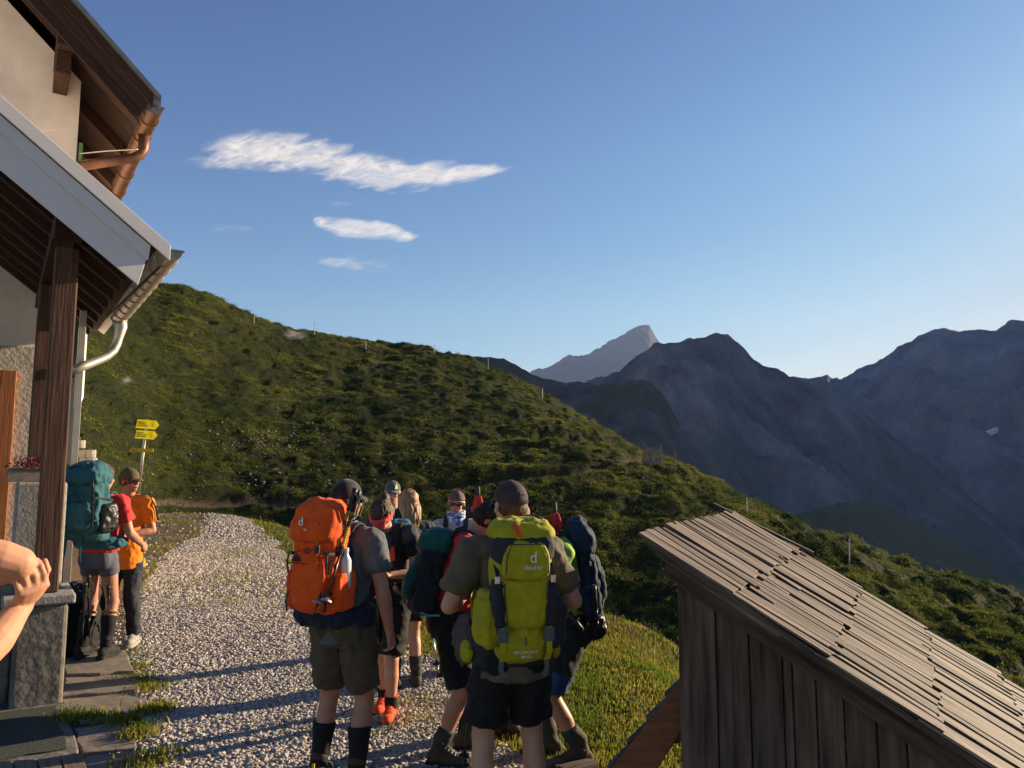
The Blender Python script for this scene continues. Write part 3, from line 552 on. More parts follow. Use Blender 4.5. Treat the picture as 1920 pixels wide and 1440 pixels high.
gutter(g0, g0 + U * halfL, .085, 'zinc', 'zincd', [.35 * i + .28 for i in range(12)], hut)
mb.tube([onu(300, 500, 7.1), g0 + U * halfL - V_ * .14 - UZ * .02], .012, 6); mb.build('drip_edge', 'wood_brown', hut)
w0 = g0 + U * (halfL - .12) - UZ * .05; uw = np.dot(w0, U); mb = MB()
pts_ = [w0] + [onu(a, b_, uw - c) for a, b_, c in ((227, 614, 0), (222, 634, .0), (219, 645, .0), (213, 657, .02), (202, 667, .05), (188, 674, .1), (160, 685, .2), (132, 697, .3))]; mb.tube(pts_, [.085, .07, .052] + [.052] * 6, 14, ref=U); mb.build('porch_downpipe', 'zinc', hut, smooth=True)
# posts, beam, brace
pb = MB(); pb.box(H(.395, 7.46, 2.3), UZ * 1.42, V_ * .088, U * .085); po = pb.build('porch_post', 'wood_post', hut, bevel=.012)
mb = MB(); hb_(mb, .29, .50, 7.36, 7.56, topp(.4) - .52, topp(.4) - .34, 'u'); hb_(mb, .30, .49, 7.2, 11.78, topp(.3) - .44, topp(.4) - .22, 'u'); mb.build('eaves_beam', 'wood_brown', hut, bevel=.008)
a_, b_ = vz(82, 700, 10.3); mb = MB(); mb.box(H(a_, 10.3, 2.45), UZ * 1.6, V_ * .10, U * .1); mb.build('porch_post', 'wood_post', hut, bevel=.012)
# stone pillar
mb = MB(); hb_(mb, .195, .555, 7.28, 7.95, -.1, .80, 'z'); mb.build('stone_plinth', 'stone_wall', hut, bevel=.03)
mb = MB(); hb_(mb, .10, .60, 7.24, 8.0, .803, .88, 'v'); mb.build('stone_cap', 'stone_smooth', hut, bevel=.015)
mb = MB(); hb_(mb, .15, .515, 7.58, 7.98, .882, 1.76, 'z'); mb.build('stone_pillar', 'stone_smooth', hut, bevel=.02)
mb = MB(); hb_(mb, -2.5, .19, 7.5, 7.9, -.1, .95, 'v'); mb.build('porch_wall', 'stone_wall', hut, bevel=.02)
# rough lower wall and door
mb = MB(); hb_(mb, -3.2, .452, 11.76, 11.797, -.3, 3.45, 'v'); mb.build('wall_base', 'plaster_rough', hut)
dv, dz = vz(32, 695, 11.7); mb = MB(); hb_(mb, dv - .17, dv, 11.69, 11.757, .1, dz, 'z'); hb_(mb, dv - 1.3, dv - .17, 11.69, 11.757, dz - .14, dz, 'v'); df = mb.build('door_frame', 'wood_door', hut, bevel=.008)
mb = MB(); hb_(mb, dv - 1.3, dv - .173, 11.725, 11.755, .1, dz - .143, 'z'); hb_(mb, dv - .26, dv - .14, 11.71, 11.724, .1, dz - .15, 'z'); hb_(mb, dv - 1.2, dv - .262, 11.71, 11.724, 1.2, 1.35, 'v'); mb.build('door', 'wood_brown', hut, bevel=.006)
# white clad wing seen past the post with its metal framed door
a0, _ = vz(122, 800, 12.4); a1, zt_ = vz(157, 632, 12.4); _, zb_ = vz(160, 752, 12.4)
mb = MB(); hb_(mb, a0 - 1.4, a1, 12.4, 14.4, zb_, zt_ + .4, 'z', rnd=.5)
for i in range(5): hb_(mb, a0 - 1.4, a1 + .004, 12.392, 12.399, zb_ + i * .28, zb_ + i * .28 + .27, 'v')
wing = mb.build('side_wing', 'white_clad', hut)
mb = MB(); mb.tube([H(a1 + .03, 12.5, zt_ + .3), H(a1 + .03, 12.5, zb_ + .05), H(a1 + .02, 12.5, zb_ - .06), H(a1 - .05, 12.5, zb_ - .07), H(a1 - .07, 12.5, zb_)], .02, 8); mb.build('rail_pipe', 'white_plastic', wing, smooth=True)
c0, zd0 = vz(127, 960, 10.3); c1, _ = vz(150, 800, 10.3)
mb = MB(); hb_(mb, c1 - .07, c1, 10.3, 10.37, .05, zb_ + .9, 'z'); hb_(mb, c1 - .5, c1 - .071, 10.3, 10.37, 1.75, 1.82, 'v'); hb_(mb, c1 - .17, c1 - .14, 10.3, 10.37, .05, 1.745, 'z'); fr = mb.build('door_frame', 'zinc', hut, bevel=.004)
mb = MB(); hb_(mb, c1 - .5, c1 - .075, 10.33, 10.345, .05, zb_ + .8, 'z'); mb.build('glass_pane', 'glass', fr)
# planter and plant on the pillar
M['planter'] = mat('clay_box', (.24, .19, .15), .8, 12, .2, .003); M['redleaf'] = mat('red_leaf', (.13, .022, .03), .55, 8, .4, rnd=.5)
pc = H(.24, 7.72, 1.765); t_ = thing('flower_box', pc, 'earthen flower box with dark red leaved plant on the stone pillar', 'planter')
mb = MB(); mb.box(pc + UZ * .05, V_ * .16, U * .07, UZ * .05); mb.box(pc + UZ * .108, V_ * .17, U * .08, UZ * .008); mb.build('box', 'planter', t_, bevel=.006)
cl = clumps(np.array([pc + A3(random.uniform(-.1, .1), random.uniform(-.06, .06), .10) for _ in range(16)]), np.full(16, .085), 26, 'plant', 'redleaf', flat=1.4); del cl['kind']
me = cl.data; v_ = np.empty(len(me.vertices) * 3); me.vertices.foreach_get('co', v_); me.vertices.foreach_set('co', (v_.reshape(-1, 3) - pc).ravel()); cl.parent = t_
# ---- stone slabs, mat, boards
M['slab'] = mat('slate_slab', (.15, .125, .095), .8, 5, .35, .006, 14, .25, col2=(.27, .225, .175))
M['matrub'] = mat('door_mat', (.055, .058, .045), .95, 60, .6, .01, 120)
M['board'] = wood('floor_board', (.12, .085, .06), (.24, .18, .13), (1, 14, 1))
def slab(pxs, z, th, label, m='slab', name='stone_slab', cat='paving slab', group='stone slabs beside the hut', bev=.012):
    P = [gd(a, b, z) for a, b in pxs]; mb = MB(); c = sum(P) / len(P)
    Q = []
    for i in range(len(P)):
        a, b = P[i], P[(i + 1) % len(P)]; Q += [a + (b - a) * f + A3(random.gauss(0, .01), random.gauss(0, .01), 0) for f in (0, .25, .5, .75)]
    mb.prism(Q[::-1], A3(0, 0, -th)); o = thing(name, c, label, cat, group); p = mb.build('slab_top', m, o, bevel=bev); 
    p.name = 'slab_block'; return o
slab([(122, 1214), (228, 1205), (250, 1258), (120, 1264)], .085, .2, 'grey stone slab under the boots of the hiker with the teal pack')
slab([(118, 1269), (251, 1262), (262, 1292), (115, 1303)], .06, .2, 'narrow grey stone slab in the middle of the row beside the pillar')
slab([(112, 1310), (268, 1296), (284, 1336), (150, 1352), (120, 1330)], .035, .2, 'brown rough stone slab with grass at its near edge')
slab([(140, 1366), (232, 1350), (262, 1400), (152, 1412)], .02, .2, 'dark slab next to the door mat')
slab([(152, 1417), (264, 1405), (292, 1475), (172, 1480)], .02, .2, 'stone slab at the bottom edge of the picture by the boards')
slab([(-60, 1322), (116, 1308), (146, 1404), (150, 1418), (-60, 1440)], .04, .3, 'flat concrete edging around the sunken door mat', m='stone_wall', name='mat_surround', cat='kerb', group=None)
o = slab([(-50, 1340), (104, 1322), (128, 1402), (-50, 1430)], .052, .02, 'grey ribbed scraper mat in front of the hut door', m='matrub', name='door_mat', cat='door mat', group=None, bev=.003)
t_ = thing('wooden_step', gd(80, 1440, .1), 'low step of brown boards at the lower left corner', 'step')
for i in range(4):
    a, b = -20 + i * 45, 22 + i * 45
    P = [gd(a, 1428 - i * 3, .1), gd(b, 1425 - i * 3, .1), gd(b + 14, 1475, .1), gd(a + 14, 1475, .1)]; mb = MB(); c = sum(P) / 4; ln = (P[3] - P[0]) / 2; wd = (P[1] - P[0]) / 2 * .94
    mb.box(c - UZ * .02, ln, wd, UZ * .02); mb.build('board', 'board', t_, bevel=.004)
# ---- concrete planter blocks by the far corner
M['concrete'] = mat('concrete', (.33, .31, .28), .9, 10, .2, .006, 40)
for i, (a, b, lab) in enumerate(((151, 833, 'topmost'), (157, 851, 'left one of the middle course'), (171, 851, 'right one of the middle course'), (158, 866, 'left one of the bottom course'), (173, 866, 'right one of the bottom course'))):
    P = at(a, b, 15.5); t_ = thing('concrete_block', P, 'grey ribbed concrete retaining block, ' + lab, 'block', 'concrete blocks stacked behind the hut'); mb = MB()
    ring = [A3(math.cos(x) * (.085 + .006 * (k % 2)), math.sin(x) * (.085 + .006 * (k % 2)), 0) for k, x in enumerate(np.linspace(0, 2 * math.pi, 20, endpoint=False))]
    mb.prism([P + q_ - UZ * .078 for q_ in ring], UZ * .155); mb.build('block_body', 'concrete', t_, bevel=.006)

# ================================================================== SHED
SA = R(26.6); SU = A3(math.sin(SA), math.cos(SA), 0); SG = A3(math.cos(SA), -math.sin(SA), 0)
def S(g, u, z): return SG * g + SU * u + UZ * z
M['wood_grey'] = wood('weathered_wall_wood', (.028, .018, .013), (.125, .086, .066), (.8, 9, 1), rnd=.25, bump=.004)
M['wood_shake'] = wood('weathered_roof_wood', (.014, .009, .006), (.20, .145, .115), (1.2, 22, 1), rnd=.5, bump=.006, spec=.3)
M['wood_red'] = wood('red_brown_stringer', (.11, .038, .018), (.20, .075, .036), (1.0, 12, 1), rnd=.1)
K0 = 4.86; sr = (1.43 - .33) / (1.47 + .33)
shed = thing('wooden_shed', S(-1.35, K0 + .25, 0) * .7, 'weathered grey plank shed with a sloping roof of split wooden shakes', 'shed')
KS = .70; SOFF = A3(0, 0, CZ) * (1 - KS)      # the drawing above is at 1:1, the shed itself is a small one, 70 % of it, standing closer by
def size_(mb): mb.v = [tuple(np.array(v) * KS + SOFF) for v in mb.v]; return mb
def top_s(g): return 1.40 - (g + 1.47) * sr
mb = MB(); e_ = nrm(SG - UZ * sr); NR = nrm(np.cross(SU, e_)); NR = NR if NR[2] > 0 else -NR
gcur = -1.47; rowlen = .60
for r_ in range(6):
    u = K0 - .02
    while u < K0 + 3.0:
        w = random.choice((random.uniform(.05, .09), random.uniform(.09, .17))); st = gcur - .07 + random.gauss(0, .012) + (.05 if r_ else 0) * 0; L = rowlen + .10 + random.gauss(0, .018)
        a = S(st, u + w / 2, top_s(st)); c = a + e_ * L / 2 * 1.0 + NR * (.012 + .018 + random.uniform(-.006, .011) + .0)
        tilt = e_ * L / 2 + NR * random.uniform(.006, .018) + SU * random.gauss(0, .004); 
        mb.box(c, tilt, SU * (w / 2 - .003), NR * random.uniform(.007, .011)); u += w
    gcur += rowlen * e_[0] / SG[0] * .0 + rowlen * np.dot(e_, SG)
for q_ in ((K0 + .9, -.83), (K0 + 1.3, -.8), (K0 + .4, -.85)): mb.box(S(q_[1], q_[0], top_s(q_[1]) + .045), e_ * .09, SU * .03, NR * .006)
mb.box(S(-1.25, K0 + 2.97, top_s(-1.25) + .05) , (e_ + NR * .10) * .5, SU * .03, NR * .012)
size_(mb).build('roof_shakes', 'wood_shake', shed, bevel=.003)
mb = MB(); mb.box(S(.2, K0 + 1.5, top_s(.2) - .02), e_ * 1.95, SU * 1.46, NR * .012); size_(mb).build('roof_deck', 'wood_grey', shed)
mb = MB(); mb.box(S(.1, K0 + .03, top_s(.1) + .0), e_ * 1.85, NR * .020, SU * .028); mb.box(S(-1.05, K0 + .015, top_s(-1.05) - .02), e_ * .42, NR * .022, SU * .012); size_(mb).build('verge_trim', 'wood_shake', shed, bevel=.004)
mb = MB(); mb.box(S(.12, K0 + .19, top_s(.12) - .105), e_ * 1.78, NR * .068, SU * .045); size_(mb).build('rafter', 'wood_grey', shed, bevel=.005)
mb = MB(); mb.box(S(-1.37, K0 + 1.5, top_s(-1.37) - .12), SU * 1.35, SG * .04, UZ * .05); size_(mb).build('eaves_beam', 'wood_grey', shed, bevel=.005)
mb = MB(); g = -1.36
for w in (.245, .20, .195, .055, .13, .15, .17, .15, .19, .16, .2, .15, .2, .18, .2, .2):
    zt2 = top_s(g + w / 2) - .05; mb.box(S(g + w / 2, K0 + .25 + random.uniform(-.004, .004), (zt2 - 2.2) / 2), UZ * (zt2 + 2.2) / 2, SG * (w / 2 - .005), SU * .012); g += w
size_(mb).build('plank_wall', 'wood_grey', shed, bevel=.003)
mb = MB(); gs = np.linspace(-1.34, 1.6, 20); mb.prism([S(-1.34, K0 + .275, -2.2), S(1.6, K0 + .275, -2.2), S(1.6, K0 + .275, top_s(1.6) - .08), S(-1.34, K0 + .275, top_s(-1.34) - .08)], SU * .01); size_(mb).build('gap_blocker', 'wood_grey', shed)  # added sheet behind the planks, stops light showing through their gaps
mb = MB(); mb.box(S(-1.352, K0 + 1.55, (top_s(-1.36) - 2.2) / 2), UZ * (top_s(-1.36) + 2.1) / 2, SU * 1.27, SG * .011); size_(mb).build('side_wall', 'wood_grey', shed)
# stair beside the shed
st = thing('wooden_stair', gd(1150, 1440, 0) * A3(.7, .7, 0), 'red brown timber stair with grey treads leaning at the corner of the shed', 'stairs')
def onS(px, py, u): d = ray(px, py); return A3(0, 0, CZ) + d * (u / np.dot(d, SU))
for k, (us, ln_) in enumerate(((K0 + .34, 'near'), (K0 + 1.1, 'far'))):
    P = [onS(px_, py_, K0 + .34) + SU * (us - K0 - .34) for px_, py_ in ((1128, 1462), (1218, 1462), (1300, 1338), (1300, 1246))]; mb = MB(); mb.prism(P, SU * .045); size_(mb).build('stringer', 'wood_red', st, bevel=.006)
for f in (.06, .27, .48, .69, .88):
    a = onS(1128 + 172 * f, 1462 - 216 * f, K0 + .33); mb = MB(); mb.box(a + SU * .52 + SG * .105 + UZ * .012, SU * .43, SG * .135, UZ * .016); size_(mb).build('tread', 'wood_shake', st, bevel=.004)
for i, (a, b, c, d, lab) in enumerate(((1030, 1436, 1085, 1418, 'upper'), (1055, 1446, 1112, 1430, 'lower'))):
    P, Q_ = gd(a, b, .06), gd(c, d, .06); mb = MB(); mb.box((P + Q_) / 2 + UZ * .0, (Q_ - P) / 2, nrm(np.cross(Q_ - P, UZ)) * .055, UZ * .018); t_ = thing('loose_plank', (P + Q_) / 2, 'short weathered plank lying in the grass by the boots, the ' + lab + ' one', 'plank', 'loose planks at the bottom edge'); mb.build('plank_piece', 'wood_shake', t_, bevel=.004)

# ================================================================== SIGNPOST, GATE, FENCE POSTS
M['yellow'] = mat('sign_yellow', (.95, .76, .0), .45, 8, .03); M['yellow2'] = mat('sign_ochre', (.75, .42, .0), .45, 8, .05); M['ink'] = mat('black_ink', (.02, .02, .015), .6); M['whitelog'] = mat('white_print', (.75, .74, .7), .5)
def text(s, P, xv, zv, size, m, parent, name='lettering', th=.001, align='LEFT'):
    c = bpy.data.curves.new('t', 'FONT'); c.body = s; c.size = size; c.extrude = th; c.align_x = align; o = bpy.data.objects.new('t', c); COL.objects.link(o)
    dg = bpy.context.evaluated_depsgraph_get(); me = bpy.data.meshes.new_from_object(o.evaluated_get(dg)); bpy.data.objects.remove(o)
    xv = nrm(xv); zv = nrm(zv - xv * np.dot(xv, zv)); yv = np.cross(xv, zv); n = len(me.vertices); v = np.empty(n * 3); me.vertices.foreach_get('co', v); v = v.reshape(-1, 3)
    w = np.asarray(P)[None] + v[:, :1] * xv + v[:, 1:2] * zv - v[:, 2:3] * yv - ORG.get(parent.name, np.zeros(3)); me.vertices.foreach_set('co', w.ravel()); me.materials.clear(); return fin(me, name, m, parent)
SY = 23.0; zs = SY / FP
base_ = at(258, 935, SY); topp_ = at(275, 786, SY); sp = thing('signpost', base_, 'metal hiking signpost with three yellow arrow boards at the foot of the hill', 'signpost')
ax_ = nrm(topp_ - base_); mb = MB()
for s_ in (-1, 1): mb.tube([base_ - ax_ * .3 + A3(.018 * s_ * 1.6, 0, 0), topp_ + A3(.018 * s_ * 1.6, 0, 0)], .017, 8)
mb.build('pole', 'zinc', sp, smooth=True)
def board(px0, px1, py0, py1, tip, mt, slant=.04):
    a, b = at(px0, py0, SY - .05), at(px1, py1, SY - .05); x0, x1, z1, z0 = a[0], b[0], a[2], b[2]; t_ = .09; y = SY - .05; k = .75 if tip > 0 else 0; Rz = lambda P: A3(P[0], y + (P[0] - (x0 + x1) / 2) * k, P[2])
    xs = (-ax_ * 0); sh = lambda z: (z - z0) * slant
    if tip > 0: poly = [A3(x0 + sh(z0), y, z0), A3(x1 - t_, y, z0 - .03), A3(x1, y, (z0 + z1) / 2 - .02), A3(x1 - t_ + .02, y, z1 - .02), A3(x0 + .03, y, z1)]
    else: poly = [A3(x0 + t_, y, z0), A3(x1, y, z0 + .01), A3(x1, y, z1), A3(x0 + t_, y, z1), A3(x0, y, (z0 + z1) / 2)]
    poly = [Rz(q_) for q_ in poly]; mb = MB(); mb.prism(poly[::-1], A3(-.012 if k else 0, .016, 0)); return mb.build('arrow_board', mt, sp), Rz(A3(x0, y, z1)) + A3(.003, -.006, 0), (x1 - x0), (z1 - z0)
for rect, lines in (((261, 293, 787, 803), ('Plannjoch', 'Tulferhaus', 'Grubenkopf')), ((259, 290, 807, 822), ('Berghof', 'Plannerhaus', 'Wiesenalm'))):
    b_, P, w, h = board(*rect, 1, 'yellow')
    for i, l in enumerate(lines):
        text(l, P + A3(.05, .0375, -.075 - i * .055), A3(1, .75, -.04), UZ, .058, 'ink', b_); text(('2 h', '1 h', '3 h')[i], P + A3(w - .16, (w - .16) * .75, -.085 - i * .055), A3(1, .75, -.04), UZ, .055, 'ink', b_)
b_, P, w, h = board(240, 287, 841, 848.5, -1, 'yellow2'); text('Hütte', P + A3(.13, 0, -.085), A3(1, 0, 0), UZ, .06, 'ink', b_)
# gate
M['wood_gate'] = wood('gate_wood', (.14, .11, .09), (.36, .30, .25), (2, 10, 1))
gc = hill_at(1224, py_=873); gy = gc[1]; g0 = at(1209, 873, gy); g1 = at(1240, 868, gy); gl = thing('wooden_gate', (g0 + g1) / 2, 'small weathered picket gate on the trail at the shoulder of the hill', 'gate')
hh_ = at(1224, 836, gy)[2] - at(1224, 872, gy)[2]; wd_ = g1[0] - g0[0]
for f in (0, 1): mb = MB(); mb.box(A3(g0[0] + wd_ * f, gy, g0[2] + hh_ / 2 - .05 * 0), UZ * (hh_ / 2 + .12), A3(.055, 0, 0), A3(0, .055, 0)); mb.build('gate_post', 'wood_gate', gl)
for f in (.2, .4, .6, .8): mb = MB(); mb.box(A3(g0[0] + wd_ * f, gy, g0[2] + hh_ * .48), UZ * hh_ * .47, A3(.05, 0, 0), A3(0, .015, 0)); mb.build('picket', 'wood_gate', gl)
for f in (.2, .78): mb = MB(); mb.box(A3(g0[0] + wd_ * .5, gy - .04, g0[2] + hh_ * f), A3(wd_ / 2, 0, 0), UZ * .06, A3(0, .02, 0)); mb.build('rail', 'wood_gate', gl)
mb = MB(); mb.box(A3(g0[0] + wd_ * .5, gy - .07, g0[2] + hh_ * .5), nrm(A3(wd_, 0, hh_ * .55)) * wd_ * .55, UZ * .05, A3(0, .012, 0)); mb.build('brace', 'wood_gate', gl)
P = at(1201, 847, gy - .1); t_ = thing('trail_marker', P, 'small orange yellow marker plate left of the picket gate', 'sign'); mb = MB(); mb.prism([P + A3(a, 0, b) for a, b in ((-.11, .1), (-.02, .13), (.12, .06), (.1, -.1), (-.06, -.13))], A3(0, .02, 0)); mb.build('plate', 'yellow2', t_); mb = MB(); mb.tube([P + A3(-.35, .05, -.35), P + A3(0, .03, 0), P + A3(.35, .05, .22)], .02, 6); mb.build('rail', 'wood_gate', t_)
M['post_white'] = mat('fence_post_white', (.50, .48, .45), .5, 8, .2); M['post_dark'] = mat('fence_post_dark', (.10, .08, .06), .8, 8, .3)
FPS = [(476, 588, 609, 'wood_gate', 'weathered fence post on the skyline, nearest the hill top'), (590, 604, 627, 'post_white', 'thin white fence post above the rocky patch on the skyline'), (686, 639, 654, 'post_white', 'thin white fence post in the dip of the skyline'), (815, 646, 664, 'post_white', 'thin white fence post where the far rocky ridge begins'),
       (915, 671, 693, 'wood_gate', 'wooden fence post in front of the far rocky ridge'), (1017, 727, 749, 'post_white', 'pale fence post halfway down the ridge'), (1265, 843, 890, 'post_dark', 'slim fence post just right of the picket gate'), (1400, 933, 961, 'post_white', 'white fence post above the top of the shed roof'),
       (1583, 1003, 1024, 'post_dark', 'dark fence post on the ridge right of the shed roof top'), (1592, 1010, 1052, 'post_white', 'pale fence post just below the dark one')]
for i, (a, b, c, m_, lab) in enumerate(FPS):
    P = hill_at(a, py_=c + 1); yb = P[1]; Pt = at(a, b, yb); P = at(a, c, yb); P[2] -= .05; r_ = .026 if m_ != 'wood_gate' else .045; t_ = thing('fence_post', P, lab, 'fence post', 'fence posts along the ridge')
    mb = MB(); mb.tube([P - UZ * .3, Pt + (P - Pt) * .12, Pt], [r_, r_, r_ * .7], 8); mb.build('stake', m_, t_); mb = MB(); mb.tube([Pt + UZ * -.12, Pt - UZ * .09], r_ * 1.7, 8); mb.tube([Pt - UZ * .1, Pt - UZ * .1 + A3(r_ * 3, 0, 0)], .015, 6); mb.build('insulator', 'blackp', t_)
#@@PEOPLE
# ================================================================== PEOPLE
def rotv(v, ax, a):
    v = np.asarray(v, float); ax = nrm(ax); return v * math.cos(a) + np.cross(ax, v) * math.sin(a) + ax * np.dot(ax, v) * (1 - math.cos(a))
class Body: pass
def skeleton(loc, head, Ht, lean=0, twist=0, hpitch=0, hyaw=0, hroll=0, armL=None, armR=None, footL=(-.10, 0, -8), footR=(.10, 0, 8), wid=1.0, drop=0.0):
    """arm = (upper dir, fore dir, palm normal, curl) in the person's frame (x right, y forward, z up), or world points ('P', elbow, wrist, palm normal, curl, hand dir)"""
    b = Body(); s = Ht / 1.785; b.s = s; b.wid = wid; b.loc = np.asarray(loc, float); h = R(head)
    b.X = A3(math.cos(h), -math.sin(h), 0); b.Y = A3(math.sin(h), math.cos(h), 0); b.Z = UZ
    D = lambda v: b.X * v[0] + b.Y * v[1] + UZ * v[2]; b.D = D
    b.P = b.loc + UZ * (.93 - drop) * s
    le = R(lean); b.up = b.Y * math.sin(le) + UZ * math.cos(le); f = b.Y * math.cos(le) - UZ * math.sin(le)
    tw = R(twist); b.rt = rotv(b.X, b.up, -tw); b.fw = rotv(f, b.up, -tw)
    b.T = lambda x, y, u: b.P + (b.rt * x + b.fw * y + b.up * u) * s       # torso frame
    hp = R(hpitch); nk = b.up * math.cos(hp * .5) + b.fw * math.sin(hp * .5); b.NB = b.T(0, 0, .54); b.hu = nrm(b.up * math.cos(hp) + b.fw * math.sin(hp)); b.hf = nrm(b.fw * math.cos(hp) - b.up * math.sin(hp))
    b.hr = nrm(np.cross(b.hf, b.hu)); hy = R(hyaw); b.hf = rotv(b.hf, b.hu, -hy); b.hr = rotv(b.hr, b.hu, -hy); b.HC = b.NB + (nk * .115 + b.hu * .075 + b.hf * .012) * s
    if hroll: b.hu = rotv(b.hu, b.hf, R(hroll)); b.hr = rotv(b.hr, b.hf, R(hroll))
    b.Hd = lambda x, y, z: b.HC + (b.hr * x + b.hf * y + b.hu * z) * s
    b.arm = {}
    for sd, a in ((-1, armL), (1, armR)):
        S0 = b.T(sd * .185 * wid, 0, .495); dflt = ((sd * .12, -.05, -1), (sd * .02, .15, -1), (-sd, 0, 0), .35); a = a or dflt
        if a[0] == 'P': E_, W_, pn, cu, hd = np.asarray(a[1]), np.asarray(a[2]), np.asarray(a[3]), a[4], nrm(a[5]); 
        else: E_ = S0 + nrm(D(a[0])) * .295 * s; W_ = E_ + nrm(D(a[1])) * .255 * s; pn = D(a[2]); cu = a[3]; hd = nrm(D(a[4])) if len(a) > 4 else nrm(W_ - E_)
        b.arm[sd] = (S0, E_, W_, pn, cu, hd)
    b.leg = {}
    for sd, ft in ((-1, footL), (1, footR)):
        Hp = b.P + (b.X * sd * .085 * wid - UZ * .02) * s; A_ = b.loc + (b.X * ft[0] + b.Y * ft[1]) * s + UZ * (.095 + (ft[3] if len(ft) > 3 else 0)) * s
        yw = R(ft[2]); fy = b.Y * math.cos(yw) + b.X * math.sin(yw); fx = b.X * math.cos(yw) - b.Y * math.sin(yw); l1, l2 = .43 * s, .405 * s; d = A_ - Hp; L = min(np.linalg.norm(d), (l1 + l2) * .9995); n_ = nrm(d); q = (l1 * l1 - l2 * l2 + L * L) / (2 * L); hgt = math.sqrt(max(l1 * l1 - q * q, 0)); pole = fy * .5 + b.Y * .5; pole = nrm(pole - n_ * np.dot(pole, n_))
        b.leg[sd] = (Hp, Hp + n_ * q + pole * hgt, A_, fy, fx)
    return b
def prof(P0, P1, pr, side=None):
    P0, P1 = np.asarray(P0), np.asarray(P1); return [P0 + (P1 - P0) * t for t, r in pr], [r for t, r in pr]
UA = [(0, .056), (.2, .055), (.45, .050), (.8, .043), (1, .041)]; FA = [(0, .041), (.22, .0455), (.5, .039), (.8, .030), (1, .027)]
THG = [(0, .082), (.25, .079), (.6, .066), (.9, .057), (1, .056)]; SHN = [(0, .057), (.15, .054), (.35, .058), (.6, .047), (.85, .037), (1, .038)]
def hand(mb, s, W_, hd, pn, curl, sd, spread=.12):
    """palm, four fingers, thumb"""
    hd = nrm(hd); pn = nrm(pn - hd * np.dot(pn, hd)); sw = nrm(np.cross(hd, pn)) * sd        # sw points to the thumb side
    K = W_ + hd * .088 * s
    mb.loft([[W_ + hd * t * s + sw * math.cos(a) * w * s + pn * math.sin(a) * h_ * s for a in np.linspace(0, 2 * math.pi, 12, endpoint=False)] for t, w, h_ in ((-.01, .027, .019), (.025, .034, .018), (.06, .041, .016), (.09, .041, .0135), (.096, .03, .008))])
    for i, (o, L, r) in enumerate(((.031, .072, .0092), (.0105, .080, .0095), (-.0105, .074, .009), (-.030, .058, .0083))):
        p = K + sw * o * s - hd * .008 * s; c = curl * (1 + .12 * i); d = nrm(hd + sw * o * spread * 8); pts = [p - d * .02 * s, p]; fr = (.45, .32, .23)
        for k in range(3):
            d = nrm(rotv(d, np.cross(d, pn), c * (1.0, 1.15, .8)[k] * .95)); pts.append(pts[-1] + d * L * fr[k] * s)
        mb.tube(pts, [r * 1.0 * s, r * 1.05 * s, r * 1.0 * s, r * .93 * s, r * .78 * s], 8); mb.ell(pts[-1], [A3(1, 0, 0) * r * .8 * s, A3(0, 1, 0) * r * .8 * s, UZ * r * .8 * s], 8, 5)
    p = W_ + hd * .028 * s + sw * .024 * s; d = nrm(hd * .7 + sw * .75 + pn * .3); pts = [p - d * .01 * s, p + d * .036 * s]; d = nrm(rotv(d, np.cross(d, pn), .35 + curl * .7) * 1.0 + hd * .35); pts.append(pts[-1] + d * .032 * s); d = nrm(rotv(d, np.cross(d, pn), .3 + curl * .3)); pts.append(pts[-1] + d * .026 * s)
    mb.tube(pts, [.015 * s, .0125 * s, .0112 * s, .009 * s], 8); mb.ell(pts[-1], [A3(1, 0, 0) * .009 * s, A3(0, 1, 0) * .009 * s, UZ * .009 * s], 8, 5)
